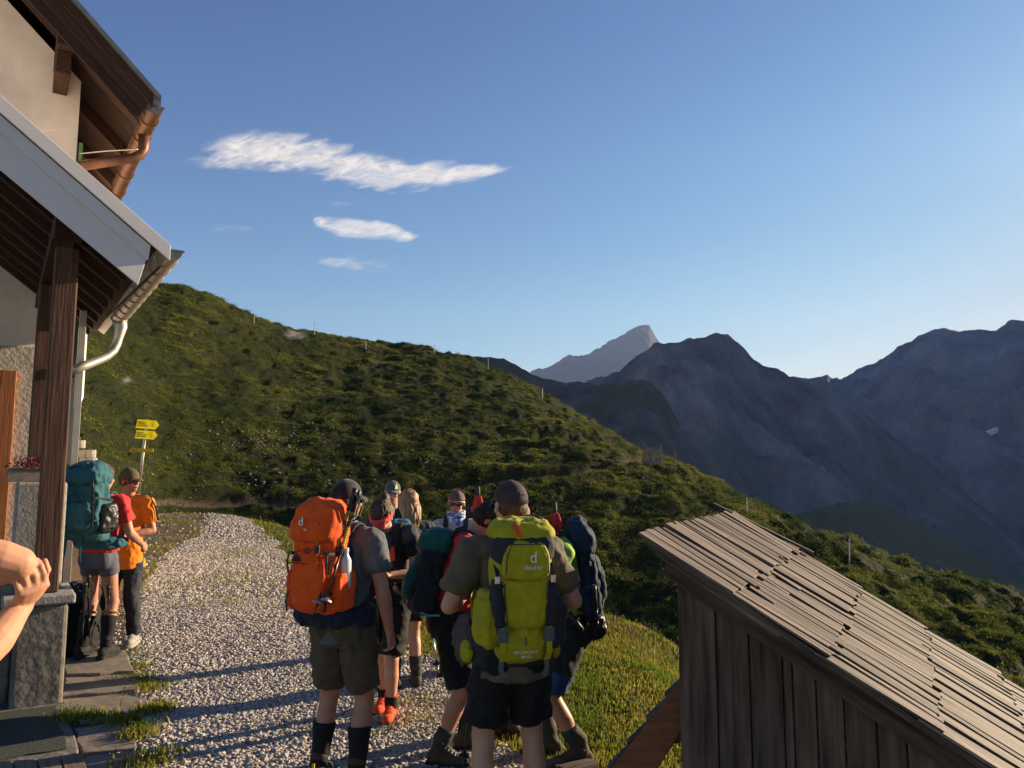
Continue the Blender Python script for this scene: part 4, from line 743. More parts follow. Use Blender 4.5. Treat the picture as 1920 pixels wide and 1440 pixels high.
def body_mesh(b, vox, skin, parent):
    mb = MB(); s = b.s; w = b.wid; BX = [A3(1, 0, 0), A3(0, 1, 0), UZ]
    mb.tube([b.T(0, y, u) for y, u in ((0, -.09), (0, 0), (0, .12), (0, .22), (0, .34), (0, .44), (0, .50), (0, .535))], [(rx * s * w, ry * s) for rx, ry in ((.135, .10), (.148, .108), (.135, .096), (.132, .096), (.15, .105), (.157, .10), (.125, .083), (.066, .058))], 18, b.fw)
    mb.tube([b.T(0, -.01, .50), (b.T(0, 0, .56) + b.HC) / 2, b.Hd(0, -.02, -.03)], [.062 * s * w, .056 * s, .055 * s], 14)
    for sd in (-1, 1):
        mb.ell(b.T(sd * .075, -.055, -.03), [b.rt * .078 * s, b.fw * .076 * s, b.up * .09 * s]); S0, E_, W_, pn, cu, hd = b.arm[sd]
        mb.ell(S0, [k * .060 * s for k in BX]); mb.tube([b.T(sd * .05, -.01, .51), b.T(sd * .12, -.01, .505), S0], [.05 * s, .055 * s, .056 * s], 12)
        P_, r_ = prof(S0, E_, UA); mb.tube(P_, [x * s * (w * .5 + .5) for x in r_], 14); mb.ell(E_, [k * .041 * s for k in BX]); P_, r_ = prof(E_, W_, FA); mb.tube(P_, [x * s * (w * .5 + .5) for x in r_], 14); mb.ell(W_, [k * .026 * s for k in BX], 10, 7)
        hand(mb, s, W_, hd, pn, cu, sd)
        Hp, K, A_, fy, fx = b.leg[sd]; mb.ell(Hp, [k * .082 * s for k in BX]); P_, r_ = prof(Hp, K, THG); mb.tube(P_, [x * s * (w * .5 + .5) for x in r_], 16); mb.ell(K + fy * .006, [k * .058 * s for k in BX]); P_, r_ = prof(K, A_, SHN); mb.tube(P_, [x * s * (w * .5 + .5) for x in r_], 16)
        dn = nrm(A_ - K); mb.ell(K + (A_ - K) * .32 - fy * .022 * s, [fx * .050 * s, fy * .044 * s, dn * .13 * s])
        mb.ell(A_, [k * .040 * s for k in BX]); mb.tube([A_ - fy * .03 * s - UZ * .045 * s, A_ + fy * .06 * s - UZ * .05 * s, A_ + fy * .14 * s - UZ * .065 * s], [(.034 * s, .03 * s), (.04 * s, .03 * s), (.036 * s, .016 * s)], 12)
    # head
    hr, hf, hu = b.hr * s, b.hf * s, b.hu * s
    mb.ell(b.Hd(0, -.012, .028), [hr * .077, hf * .098, hu * .094], 20, 14); mb.ell(b.Hd(0, .032, -.045), [hr * .058, hf * .062, hu * .068], 16, 10); mb.ell(b.Hd(0, .058, -.092), [hr * .030, hf * .028, hu * .022], 12, 8)
    mb.ell(b.Hd(0, .078, .018), [hr * .050, hf * .018, hu * .014], 12, 8); mb.tube([b.Hd(0, .088, .012), b.Hd(0, .107, -.022), b.Hd(0, .100, -.032)], [.008 * s, .0135 * s, .009 * s], 8)
    for sd in (-1, 1):
        mb.ell(b.Hd(sd * .040, .062, -.028), [hr * .022, hf * .024, hu * .020], 10, 8); mb.ell(b.Hd(sd * .081, -.008, -.008), [hr * .009 + hf * -.004 * sd, hf * .019, hu * .032], 10, 8); mb.ell(b.Hd(sd * .009, .099, -.029), [hr * .008, hf * .008, hu * .006], 8, 6)
    mb.ell(b.Hd(0, .088, -.056), [hr * .022, hf * .012, hu * .006], 10, 6); mb.ell(b.Hd(0, .086, -.066), [hr * .018, hf * .012, hu * .007], 10, 6)
    return blob(mb, vox, 'body', skin, parent, 3)
def face(b, parent, eyes=True):
    mb = MB(); mb.ell(b.Hd(0, .094, -.060), [b.hr * .021 * b.s, b.hf * .008 * b.s, b.hu * .006 * b.s], 10, 6); mb.build('lips', 'lip', parent, smooth=True)
    if eyes:
        for sd in (-1, 1): mb = MB(); mb.ell(b.Hd(sd * .031, .080, .003), [b.hr * .013 * b.s, b.hf * .009 * b.s, b.hu * .007 * b.s], 10, 6); mb.build('eye', 'hair_dark', parent, smooth=True)
def shirt(b, parent, m, hem=-.07, sleeve=.62, infl=.013, name='shirt', loose=0, disp=(.020, 6, True), vox=.0105, collar=.545, flare=.012, long=None):
    mb = MB(); s = b.s; w = b.wid; I = infl
    R_ = ((hem, .150 + I + flare + loose, .112 + I + flare + loose), (.0, .152 + I + loose, .112 + I + loose), (.12, .138 + I + loose, .100 + I + loose), (.22, .135 + I + loose, .100 + I + loose), (.34, .15 + I, .107 + I), (.44, .157 + I, .101 + I), (.50, .135 + I, .087 + I), (.53, .095 + I, .068 + I), (collar, .070, .066))
    R_ = [r for i, r in enumerate(R_) if i == 0 or r[0] > hem + .02]
    mb.tube([b.T(0, 0, u) for u, _, _ in R_], [(rx * s * w, ry * s) for _, rx, ry in R_], 22, b.fw)
    for sd in (-1, 1):
        S0, E_, W_, *_ = b.arm[sd]; mb.ell(S0 - b.up * .006 * s, [A3(1, 0, 0) * (.060 + I) * s, A3(0, 1, 0) * (.060 + I) * s, UZ * (.058 + I) * s]); mb.tube([b.T(sd * .05, -.01, .505), b.T(sd * .12, -.01, .50), S0], [(.052 + I) * s, (.056 + I) * s, (.057 + I) * s], 14)
        if long: P_, r_ = prof(S0, E_, UA); mb.tube(P_, [(x + I) * s for x in r_], 14); mb.ell(E_, [A3(1, 0, 0) * .058 * s, A3(0, 1, 0) * .058 * s, UZ * .058 * s]); mb.tube([E_, E_ + (W_ - E_) * long], [.057 * s, .044 * s], 14)
        else: e = S0 + (E_ - S0) * sleeve; mb.tube([S0, S0 + (e - S0) * .5, e], [(.057 + I) * s, (.058 + I) * s, (.056 + I + .004) * s], 16)
    return blob(mb, vox * (s + .0), name, m, parent, 3, disp)
def shorts(b, parent, m, hem=.75, infl=.015, name='shorts', top=.06, disp=(.018, 6, True), shin=None, flare=.01):
    mb = MB(); s = b.s; w = b.wid; I = infl
    mb.tube([b.T(0, 0, u) for u in (top, .0, -.07, -.12)], [((.138 + I) * s * w, (.102 + I) * s), ((.150 + I) * s * w, (.112 + I) * s), ((.150 + I) * s * w, (.114 + I) * s), ((.12 + I) * s * w, (.09 + I) * s)], 22, b.fw)
    for sd in (-1, 1):
        mb.ell(b.T(sd * .075, -.055, -.03), [b.rt * (.076 + I) * s, b.fw * (.076 + I * .6) * s, b.up * (.09 + I) * s]); Hp, K, A_, fy, fx = b.leg[sd]; mb.ell(Hp, [A3(1, 0, 0) * (.080 + I) * s, A3(0, 1, 0) * (.080 + I) * s, UZ * (.080 + I) * s])
        if shin is None: e = Hp + (K - Hp) * hem; ts = np.linspace(0, 1, 4); rr = np.interp(ts * hem, [0, .25, .6, .9, 1.2], [.082, .080, .069, .061, .059]); mb.tube([Hp + (e - Hp) * t for t in ts], [(x + I + flare * t) * s * (w * .5 + .5) for x, t in zip(rr, ts)], 18)
        else:
            mb.tube([Hp, K], [(.092 + I) * s, (.062 + I) * s], 18); mb.ell(K, [A3(1, 0, 0) * (.062 + I) * s, A3(0, 1, 0) * (.062 + I) * s, UZ * (.062 + I) * s]); e = K + (A_ - K) * shin; mb.tube([K, (K + e) / 2, e], [(.062 + I) * s, (.058 + I) * s, (.05 + I) * s], 18)
    return blob(mb, .0105 * s, name, m, parent, 3, disp)
def sock(b, sd, parent, m, top=.45, trim=None):
    Hp, K, A_, fy, fx = b.leg[sd]; s = b.s; mb = MB(); t0 = 1 - top; pts = [K + (A_ - K) * t - fy * .016 * s * math.exp(-((t - .34) / .2) ** 2) for t in np.linspace(t0, 1, 9)]; rr = [np.interp(t, [0, .15, .35, .6, .85, 1], [.057, .058, .066, .054, .045, .045]) + .008 for t in np.linspace(t0, 1, 9)]
    mb.tube([p_ for p_ in pts], [r * s for r in rr], 16); dn = nrm(A_ - K)
    o = blob(mb, .008, 'sock', m, parent, 3, (.003, 20, False))
    if trim: mb = MB(); mb.tube([pts[0] - dn * .004, pts[0] + dn * .014], (rr[0] + .004) * s, 16); mb.build('trim', trim, o, smooth=True)
def boot(b, sd, parent, m, sole='sole', hi=.15, laces=None, tab=None):
    Hp, K, A_, fy, fx = b.leg[sd]; s = b.s; F = A_ - UZ * .095 * s; L = lambda x, y, z: F + (fx * x + fy * y + UZ * z) * s; mb = MB()
    mb.tube([L(0, -.012, .05), L(0, -.012, .10), A_ + (K - A_) * .0 + UZ * (hi - .05) * s * .6 + fy * .0, A_ + nrm(K - A_) * (hi - .04) * s], [.047 * s, .046 * s, .050 * s, .058 * s], 16)
    mb.ell(L(0, -.035, .055), [fx * .042 * s, fy * .050 * s, UZ * .055 * s]); mb.ell(L(0, .05, .058), [fx * .048 * s, fy * .085 * s, UZ * .052 * s]); mb.ell(L(0, .125, .045), [fx * .049 * s, fy * .072 * s, UZ * .036 * s]); mb.ell(L(0, .045, .085), [fx * .036 * s, fy * .055 * s, UZ * .045 * s])
    o = blob(mb, .008, 'boot', m, parent, 3, (.003, 25, False)); mb = MB()
    prf = [(-.085, .030), (-.07, .043), (-.02, .042), (.04, .043), (.10, .052), (.15, .050), (.19, .035), (.205, .012)]; ring = [L(w_, y, 0) for y, w_ in prf] + [L(-w_, y, 0) for y, w_ in prf[::-1]]
    mb.prism(ring, UZ * .030 * s); mb.build('sole', sole, o, bevel=.005)
    if laces:
        mb = MB(); q = [(L(-.03, .10 - i * .022, .082 + i * .013), L(.03, .115 - i * .022, .080 + i * .013)) for i in range(6)]
        for i, (a, c) in enumerate(q): mb.tube([a, (a + c) / 2 + UZ * .014 * s + fy * .006, c], .0035, 6); mb.tube([a, (a + q[min(i + 1, 5)][1]) / 2 + UZ * .018 * s + fy * .006, q[min(i + 1, 5)][1]], .003, 6)
        for k in (-1, 1): c = L(0, .0 + .01, .165); mb.tube([c, c + (fx * .03 * k + UZ * .015 + fy * .015) * s, c + (fx * .045 * k - UZ * .01 + fy * .03) * s, c + (fx * .02 * k - UZ * .035 + fy * .03) * s], .003, 6)
        mb.build('laces', laces, o)
    if tab: mb = MB(); mb.box(L(0, -.088, .085), UZ * .055 * s, fx * .008, fy * .004); mb.build('pull_tab', tab, o)
def cap(b, parent, m, brim_m=None, strap=True, panels=None):
    s = b.s; mb = MB(); rings = []
    for t in np.linspace(0, 1, 9):
        a = t * math.pi / 2 * .995; k = math.cos(a); z = .035 + .096 * math.sin(a); rings.append([b.Hd(.0865 * k * math.cos(q), -.010 + .110 * k * math.sin(q), z - (.018 * (math.sin(q) < 0) * (1 - t) * abs(math.sin(q)))) for q in np.linspace(0, 2 * math.pi, 26, endpoint=False)])
    rings = [[p_ - b.hu * .012 for p_ in rings[0]]] + rings; mb.loft(rings); c = mb.build('cap', m, parent, smooth=True)
    mb = MB(); top_ = []; bot = []
    A_ = np.linspace(-1.05, 1.05, 13)
    for r0, dz in ((.99, .028), (1.35, .024), (1.62, .012)):
        top_.append([b.Hd(.086 * math.sin(a) * (1 + (r0 - 1) * .25), -.010 + .108 * math.cos(a) * (1 if r0 < 1 else 1 + (r0 - .99) * (math.cos(a) ** .35)), dz - .03 * abs(math.sin(a)) ** 2 * (r0 - .6)) for a in A_])
    V = [p_ for r in top_ for p_ in r] + [p_ - b.hu * .004 * s for r in top_ for p_ in r]; n = 13; F = []
    for i in range(2):
        for j in range(n - 1): F += [(i * n + j, i * n + j + 1, (i + 1) * n + j + 1, (i + 1) * n + j), (39 + i * n + j + 1, 39 + i * n + j, 39 + (i + 1) * n + j, 39 + (i + 1) * n + j + 1)]
    for j in range(n - 1): F.append((2 * n + j, 2 * n + j + 1, 39 + 2 * n + j + 1, 39 + 2 * n + j))
    mb.add(V, F); mb.build('brim', brim_m or m, c, smooth=True); mb = MB(); mb.ell(b.Hd(0, -.01, .131), [b.hr * .008, b.hf * .008, b.hu * .004], 8, 5)
    if strap: mb.ribbon([b.Hd(.045 * math.cos(a), -.118 + .02 * abs(math.cos(a)), .030 + .036 * math.sin(a)) for a in np.linspace(0, math.pi, 9)], b.hu, .010, .004); mb.ribbon([b.Hd(.05 * x_, -.118 + .012 * abs(x_) ** 2, .022) for x_ in np.linspace(-1, 1, 7)], b.hu, .014, .004)
    mb.build('strap', m if strap else m, c, smooth=False)
    return c
def headband(b, parent, m, z0, z1, name='headband', dz=0, infl=.006):
    mb = MB(); s = b.s; rg = []
    for z in np.linspace(z0, z1, 5): k = math.sqrt(max(.05, 1 - ((z - .028) / .094) ** 2)) if z > .03 else 1; rg.append([b.Hd((.077 * k + infl) * math.cos(q), -.012 + (.098 * k + infl) * math.sin(q), z + dz * math.sin(q)) for q in np.linspace(0, 2 * math.pi, 24, endpoint=False)])
    mb.loft(rg); o = blob(mb, .006, name, m, parent, 3, (.004, 26, True)); return o
def hair(b, parent, m, cover=-.01, bun=None, longd=0, infl=.008):
    mb = MB(); s = b.s; hr, hf, hu = b.hr * s, b.hf * s, b.hu * s
    mb.ell(b.Hd(0, -.022, .036), [hr * (.078 + infl), hf * (.094 + infl), hu * (.090 + infl)], 18, 12) if infl > .005 else mb.ell(b.Hd(0, -.020, .016), [hr * .0795, hf * .0925, hu * .088], 18, 12)
    if cover < 0: mb.ell(b.Hd(0, -.045, cover), [hr * (.074 + infl), hf * (.066 + infl), hu * .07], 16, 10)
    if bun: mb.ell(b.Hd(*bun), [hr * .042, hf * .042, hu * .04], 12, 8)
    if longd: mb.tube([b.Hd(0, -.05, .04), b.Hd(0, -.085, -.05), b.Hd(0, -.10, -.05 - longd * .6), b.Hd(.01, -.09, -.05 - longd)], [(.085 * s, .05 * s), (.095 * s, .05 * s), (.085 * s, .042 * s), (.05 * s, .02 * s)], 16, b.hf)
    return blob(mb, .008, 'hair', m, parent, 2, (.009 if infl > .005 else .002, 22, True, (1, 1, .3)))
def shades(b, parent, fm, lm='glass_dark'):
    s = b.s; mb = MB()
    for sd in (-1, 1):
        mb.tube([b.Hd(sd * (.033 + .031 * math.cos(a)), .090 - .010 * (1 + math.cos(a)) * .5, .004 + .021 * math.sin(a)) for a in np.linspace(0, 2 * math.pi, 17)], .0042 * s, 6); mb.tube([b.Hd(sd * .062, .076, .012), b.Hd(sd * .080, .04, .010), b.Hd(sd * .084, -.005, .004)], .0035 * s, 6)
    mb.tube([b.Hd(-.008, .098, .008), b.Hd(.008, .098, .008)], .004 * s, 6); o = mb.build('sunglasses', fm, parent, smooth=True)
    for sd in (-1, 1): mb = MB(); mb.ell(b.Hd(sd * .033, .087, .004), [b.hr * .030 * s, b.hf * .006 * s + b.hr * sd * -.0, b.hu * .020 * s], 14, 8); mb.build('lens', lm, o, smooth=True)
def buff(b, parent, m, r=.074, h=.09, name='neck_gaiter'):
    mb = MB(); s = b.s; c = b.T(0, 0, .545); d = nrm(b.HC - c); mb.tube([c - d * .03 * s, c + d * .0 * s, c + d * (h * .5) * s, c + d * h * s], [(r + .014) * s, (r + .004) * s, (r - .004) * s, r * s], 18); return blob(mb, .008, name, m, parent, 2, (.012, 24, True, (1, 1, 2.2)))
# ------------------------------------------------------------------ backpacks
def packframe(b, off=.135): return lambda x, d, u: b.T(x, -off - d, u)
def pring(T, u, hw, d0, d1, n=30, e=3.0, x0=0, tilt=0):
    R_ = []
    for a in np.linspace(0, 2 * math.pi, n, endpoint=False):
        c, s_ = math.cos(a), math.sin(a); R_.append(T(x0 + hw * np.sign(c) * abs(c) ** (2 / e), (d0 + d1) / 2 + (d1 - d0) / 2 * np.sign(s_) * abs(s_) ** (2 / e), u + tilt * np.sign(s_) * abs(s_) ** (2 / e)))
    return R_
def seam(T, pts, m, parent, r_=.0035, name='zip', smooth_=True):
    mb = MB(); mb.tube([T(*p_) for p_ in pts], r_, 6); return mb.build(name, m, parent)
def pblob(T, rows, name, m, parent, vox=.0085, disp=(.018, 8, True), sm=3, e=3.6):
    mb = MB(); mb.loft([pring(T, *r[:4], e=e, x0=(r[4] if len(r) > 4 else 0), tilt=(r[5] if len(r) > 5 else 0)) for r in rows]); return blob(mb, vox, name, m, parent, sm, (disp[0] * 1.15,) + tuple(disp[1:]))
def webbing(T, parent, hw, d0, us, m='charcoal', tails=3):
    """compression straps across the side, with short loose tails"""
    for sd in (-1, 1):
        for u in us:
            mb = MB(); mb.ribbon([T(sd * (hw + .006), .02, u - .03), T(sd * (hw + .012), d0 * .5, u - .01), T(sd * (hw - .012), d0 + .012, u + .005), T(sd * (hw - .05), d0 + .022, u + .01)], nrm(T(0, 0, 1) - T(0, 0, 0)), .016, .003); mb.build('compression_strap', m, parent)
            mb = MB(); mb.ribbon([T(sd * (hw - .02), d0 + .020, u), T(sd * (hw - .015), d0 + .032, u - .04), T(sd * (hw - .022), d0 + .026, u - .09 - .02 * random.random())], nrm(T(1, 0, 0) - T(0, 0, 0)), .013, .0025); mb.build('strap_end', m, parent)
    mb = MB(); mb.tube([T(.02 * math.cos(a), d0 + .03, us[-1] + .02 + .014 * math.sin(a)) for a in np.linspace(0, math.pi * 2, 13)], .003, 6); mb.build('haul_loop', m, parent)
def buckle(T, P, m, parent, s=1.0, name='buckle'):
    mb = MB(); x = nrm(T(1, 0, 0) - T(0, 0, 0)); d = nrm(T(0, 1, 0) - T(0, 0, 0)); u = nrm(T(0, 0, 1) - T(0, 0, 0)); mb.box(P, u * .022 * s, x * .016 * s, d * .006 * s); mb.box(P + d * .007 * s, u * .012 * s, x * .009 * s, d * .003 * s); return mb.build(name, m, parent, bevel=.003)
def straps(b, T, parent, m, wd=.055, sides=(-1, 1), u0=.40):
    for sd in sides:
        x = .095; P = [T(sd * x * .8, .01, u0), b.T(sd * x, -.10, .555), b.T(sd * (x + .005), -.02, .595), b.T(sd * (x + .005), .07, .545), b.T(sd * (x + .01), .135, .46), b.T(sd * (x + .03), .145, .34), b.T(sd * (x + .07), .09, .22), b.T(sd * (x + .07), -.06, .12), T(sd * x, .02, .08)]
        Q = []
        for i in range(len(P) - 1):
            p0, p1, p2, p3 = P[max(i - 1, 0)], P[i], P[i + 1], P[min(i + 2, len(P) - 1)]
            for t in (0, .25, .5, .75): Q.append(.5 * ((2 * p1) + (-p0 + p2) * t + (2 * p0 - 5 * p1 + 4 * p2 - p3) * t * t + (-p0 + 3 * p1 - 3 * p2 + p3) * t ** 3))
        Q.append(P[-1]); mb = MB(); mb.ribbon(Q, b.rt, wd * b.s, .014); mb.build('shoulder_strap', m, parent, smooth=False, bevel=.003)
def hipbelt(b, T, parent, m, u=.03, h=.09, infl=.035, pocket=None):
    mb = MB(); rg = []
    for du in (-h / 2, h / 2): rg.append([b.T((.165 + infl) * b.wid * math.cos(a), (.118 + infl) * math.sin(a), u + du) for a in np.linspace(0, 2 * math.pi, 28, endpoint=False)])
    mb.loft(rg); o = blob(mb, .010, 'hip_belt', m, parent, 3, (.004, 14, False))
    if pocket:
        for sd in (-1, 1): mb = MB(); mb.ell(b.T(sd * .21 * b.wid, .01, u), [b.fw * .085 * b.s, b.rt * .032, b.up * .05 * b.s], 14, 9); blob(mb, .009, 'belt_pocket', pocket, parent, 2, (.008, 18, True))
def pole(P0, P1, label, group='trekking poles', m='pole_black', yel=False, strap=True):
    P0, P1 = np.asarray(P0, float), np.asarray(P1, float); d = nrm(P1 - P0); L = np.linalg.norm(P1 - P0); t = tag(bpy.data.objects.new('trekking_pole', None), label, 'trekking pole', group); COL.objects.link(t); t.location = tuple(P1); ORG[t.name] = P1; t.empty_display_size = .1
    mb = MB(); mb.tube([P0 + d * .10, P0 + d * L * .5], .0095, 10); mb.tube([P0 + d * L * .5, P1 - d * .05], .0075, 10); mb.tube([P1 - d * .05, P1], .0045, 8); sh = mb.build('shaft', m, t, smooth=True)
    mb = MB(); mb.tube([P0 - d * .005, P0 + d * .02, P0 + d * .07, P0 + d * .13], [.018, .0165, .0145, .014], 10); mb.build('grip', 'blackp', t, smooth=True)
    mb = MB(); mb.tube([P1 - d * .085, P1 - d * .07, P1 - d * .062], [.010, .032, .034], 14); mb.build('basket', 'metal' if yel else 'blackp', t)
    mb = MB(); mb.tube([P0 + d * L * .5 - d * .02, P0 + d * L * .5 + d * .02], .014, 10); mb.build('lock', 'blackp', t); mb = MB(); mb.tube([P0 + d * L * .28 - d * .015, P0 + d * L * .28 + d * .015], .0135, 10); mb.build('lock', 'blackp', t)
    if yel:
        mb = MB()
        for f in np.arange(.16, .48, .022): mb.tube([P0 + d * L * f, P0 + d * (L * f + .012)], .0104, 10)
        mb.build('shaft_marks', 'polemark', sh)
    if strap: sw_ = nrm(np.cross(d, A3(.3, 1, .2))); mb = MB(); mb.ribbon([P0 + d * .02, P0 + d * .06 + sw_ * .05, P0 + d * .15 + sw_ * .055, P0 + d * .18 + sw_ * .02, P0 + d * .12 + sw_ * .01, P0 + d * .03], np.cross(d, sw_), .018, .003); mb.build('wrist_strap', 'black', t)
    return t
M['polemark'] = mat('pole_mark', (.45, .40, .03), .4); M['pole_black'] = mat('pole_black', (.02, .02, .02), .3, spec=.6); M['pole_alu'] = mat('pole_alu', (.5, .5, .5), .3, metal=.9)
def ground_z(x, y): return float(hillz(np.array(x / y), np.array(float(y))))
def person(px, dep, zf, label, **k):
    x = (px - 960) / FP * dep; loc = A3(x, dep, zf if zf is not None else ground_z(x, dep)); g = k.pop('group', 'hikers waiting on the path by the hut'); t = thing('person', loc, label, 'person', g); b = skeleton(loc, **k); return t, b
def dress(b, t, socks=None, boots='boot_brown', top=.45, laces=None, trim=None, tab=None, hi=.15, sole='sole'):
    for sd in (-1, 1):
        if socks: sock(b, sd, t, socks, top, trim)
        boot(b, sd, t, boots, sole, hi, laces, tab)
for n_, c in dict(olive=(.105, .085, .055), khaki=(.075, .058, .036), greytee=(.085, .10, .105), red=(.62, .035, .03), orange_shirt=(.80, .22, .01), greymel=(.085, .085, .11), black_short=(.008, .008, .009), blue_short=(.02, .06, .19), green=(.25, .42, .05), navy_tee=(.02, .025, .04), lightgrey=(.42, .42, .42), greyvest=(.05, .042, .048), orange=(.72, .085, .006), lime=(.34, .31, .008), charcoal=(.022, .024, .03), teal=(.022, .10, .125), darkgreen=(.012, .09, .075), navy=(.012, .028, .055), navy2=(.010, .018, .04), boot_brown=(.06, .045, .03), boot_grey=(.30, .28, .25), boot_dark=(.02, .018, .017), boot_red=(.72, .07, .02), pink=(.75, .09, .09), grape=(.12, .075, .075), capblack=(.012, .011, .012), capgrey=(.09, .09, .10), cap_olive=(.10, .075, .035), cap_plum=(.045, .030, .034), hat_tan=(.27, .17, .11), sockb=(.008, .008, .010), sock_grey=(.035, .038, .035), tan_trim=(.25, .14, .02), jacket=(.14, .105, .095)).items(): M[n_] = fabric(n_, c)
M['yellowtab'] = mat('yellow_tab', (.75, .42, .02), .5); M['neon'] = mat('neon', (.6, .85, .05), .5); M['whitestripe'] = mat('logo_white', (.75, .75, .72), .5)
m = mat('blue_gaiter', (.02, .09, .45), .8, 22, col2=(.65, .72, .8), lo=.47, hi=.53, stretch=(1, 1, 2.5)); M['gaiter'] = m
m = mat('blue_gaiter_band', (.015, .03, .07), .8, 14, col2=(.12, .33, .72), lo=.48, hi=.52, stretch=(1, 1, 1.2)); M['gaiter2'] = m
M['camo_black'] = mat('camo_cap', (.008, .008, .008), .8, 12, col2=(.022, .018, .017), lo=.48, hi=.52, sheen=.2)
def logo_d(T, x, d, u, h, parent, word=True):
    """small white letter d mark with its lower case word"""
    xv = nrm(T(1, 0, 0) - T(0, 0, 0)); uv_ = nrm(T(0, 0, 1) - T(0, 0, 0)); P = T(x, d, u); text('d', P, xv, uv_, h * 1.35, 'whitestripe', parent, 'logo', .0015, 'CENTER')
    if word: text('deuter', P - uv_ * h * .62, xv, uv_, h * .62, 'whitestripe', parent, 'logo_word', .0015, 'CENTER')

# ---- man with the orange pack
t, b = person(651, 4.85, None, 'man in grey tee and black cap wearing the big orange backpack', head=17, Ht=1.80, twist=4, hyaw=10, armR=((.32, -.10, -1), (.10, .22, -1), (-1, .1, 0), .5), armL=((-.3, .1, -1), (.1, .5, -1), (1, 0, 0), .5), footL=(-.14, .0, -12), footR=(.12, -.02, 14), wid=1.03)
body_mesh(b, .0065, 'skin_tan', t); shirt(b, t, 'greytee', hem=-.10); shorts(b, t, 'khaki', hem=.84, infl=.018, flare=.014); hair(b, t, 'hair_grey' if 'hair_grey' in M else 'hair_brown', infl=.003); cap(b, t, 'camo_black'); shades(b, t, 'blackp'); buff(b, t, 'gaiter2', r=.070, h=.06); dress(b, t, 'sockb', 'boot_brown', .62, tab='yellowtab', hi=.11)
B1 = b; T1 = packframe(b, .125); T = lambda x, d, u: T1(x * .81 - .01, d * .82, u); pk = thing('backpack', T(0, .1, .1), 'large bright orange hiking backpack with two black poles strapped to its side', 'backpack', 'hiking backpacks')
pblob(T, [(.09, .12, .0, .15), (.11, .165, .0, .22), (.2, .175, .0, .25), (.35, .178, .0, .26), (.50, .172, .0, .24), (.60, .16, .0, .20), (.63, .13, .02, .17)], 'pack_body', 'orange', pk, disp=(.010, 6, True))
pblob(T, [(.515, .155, .0, .285), (.54, .178, -.01, .30), (.62, .176, -.01, .285), (.69, .155, .0, .24), (.735, .11, .03, .18), (.745, .06, .06, .13)], 'lid', 'orange', pk, disp=(.013, 6, True))
pblob(T, [(.13, .10, .20, .275), (.16, .135, .18, .30), (.3, .138, .18, .31), (.43, .128, .18, .29), (.46, .09, .2, .265)], 'front_pocket', 'orange', pk, disp=(.008, 7, True))
for sd in (-1, 1): pblob(T, [(.12, .03, .03, .18, sd * .17), (.14, .045, .02, .22, sd * .18), (.26, .05, .01, .22, sd * .185), (.33, .045, .01, .21, sd * .187), (.335, .03, .03, .19, sd * .187)], 'side_pocket', 'orange', pk, disp=(.007, 9, True))
pblob(T, [(.02, .10, -.02, .10), (.04, .19, -.03, .17), (.09, .19, -.02, .21), (.125, .15, .0, .2)], 'pack_base', 'navy2', pk)
hipbelt(b, T, pk, 'navy2', u=.05, h=.12, infl=.04); straps(b, T, pk, 'charcoal')
pblob(T, [(.12, .14, -.04, .01), (.3, .16, -.04, .01), (.55, .14, -.04, .01)], 'back_panel', 'navy2', pk)
mb = MB(); mb.ribbon([T(.09, .262, .20), T(.09, .300, .35), T(.085, .295, .5), T(.08, .302, .56), T(.08, .30, .62)], b.rt, .02, .004); mb.build('strap', 'orange', pk); buckle(T, T(.09, .300, .47), 'blackp', pk)
seam(T, [(-.135, .285, .17), (-.138, .29, .3), (-.125, .285, .42), (-.07, .29, .465), (.07, .29, .465), (.125, .285, .42), (.138, .29, .3), (.135, .285, .17)], 'red', pk)
seam(T, [(-.176, .13, .125), (-.182, .13, .3), (-.178, .12, .5)], 'charcoal', pk); seam(T, [(.176, .255, .53), (.1, .293, .528), (0, .297, .526), (-.1, .293, .528), (-.176, .255, .53)], 'red', pk, .004)
webbing(T, pk, .178, .26, (.22, .44), 'blackp'); logo_d(T, -.05, .302, .60, .05, pk); lg = MB(); lg.prism([T(-.11, .312, .40), T(-.03, .312, .40), T(-.07, .312, .445)], (T(0, .003, 0) - T(0, 0, 0))); lg.build('logo_triangle', 'charcoal', pk); lg = MB(); lg.ribbon([T(-.15, .312, .392), T(.02, .312, .388)], b.up, .004, .002); lg.build('logo_line', 'charcoal', pk)
mb = MB(); mb.tube([T(.20, .02, .28), T(.225, .10, .36), T(.235, .12, .40), T(.23, .06, .33)], .003, 6); mb.build('cord', 'red', pk)
pole(T(.225, .05, .80), T(.10, .33, .12), 'trekking pole strapped to the orange backpack, the one with the lower tip', 'poles strapped to the orange backpack', yel=True); pole(T(.235, .02, .79), T(.155, .31, .13), 'trekking pole strapped to the orange backpack, the one nearer the bottle', 'poles strapped to the orange backpack', yel=True)
M['bottle'] = mat('clear_bottle', (.62, .62, .64), .15, spec=.6); bc = T(.20, .11, .30); bt = thing('water_bottle', bc, 'clear plastic water bottle in the side pocket of the orange backpack', 'bottle'); u_ = b.up; mb = MB(); mb.tube([bc - u_ * .06, bc + u_ * .10, bc + u_ * .13, bc + u_ * .15], [.032, .032, .016, .013], 16); mb.build('bottle_body', 'bottle', bt, smooth=True); mb = MB(); mb.tube([bc + u_ * .15, bc + u_ * .17], .016, 14); mb.build('bottle_cap', 'white_plastic', bt)

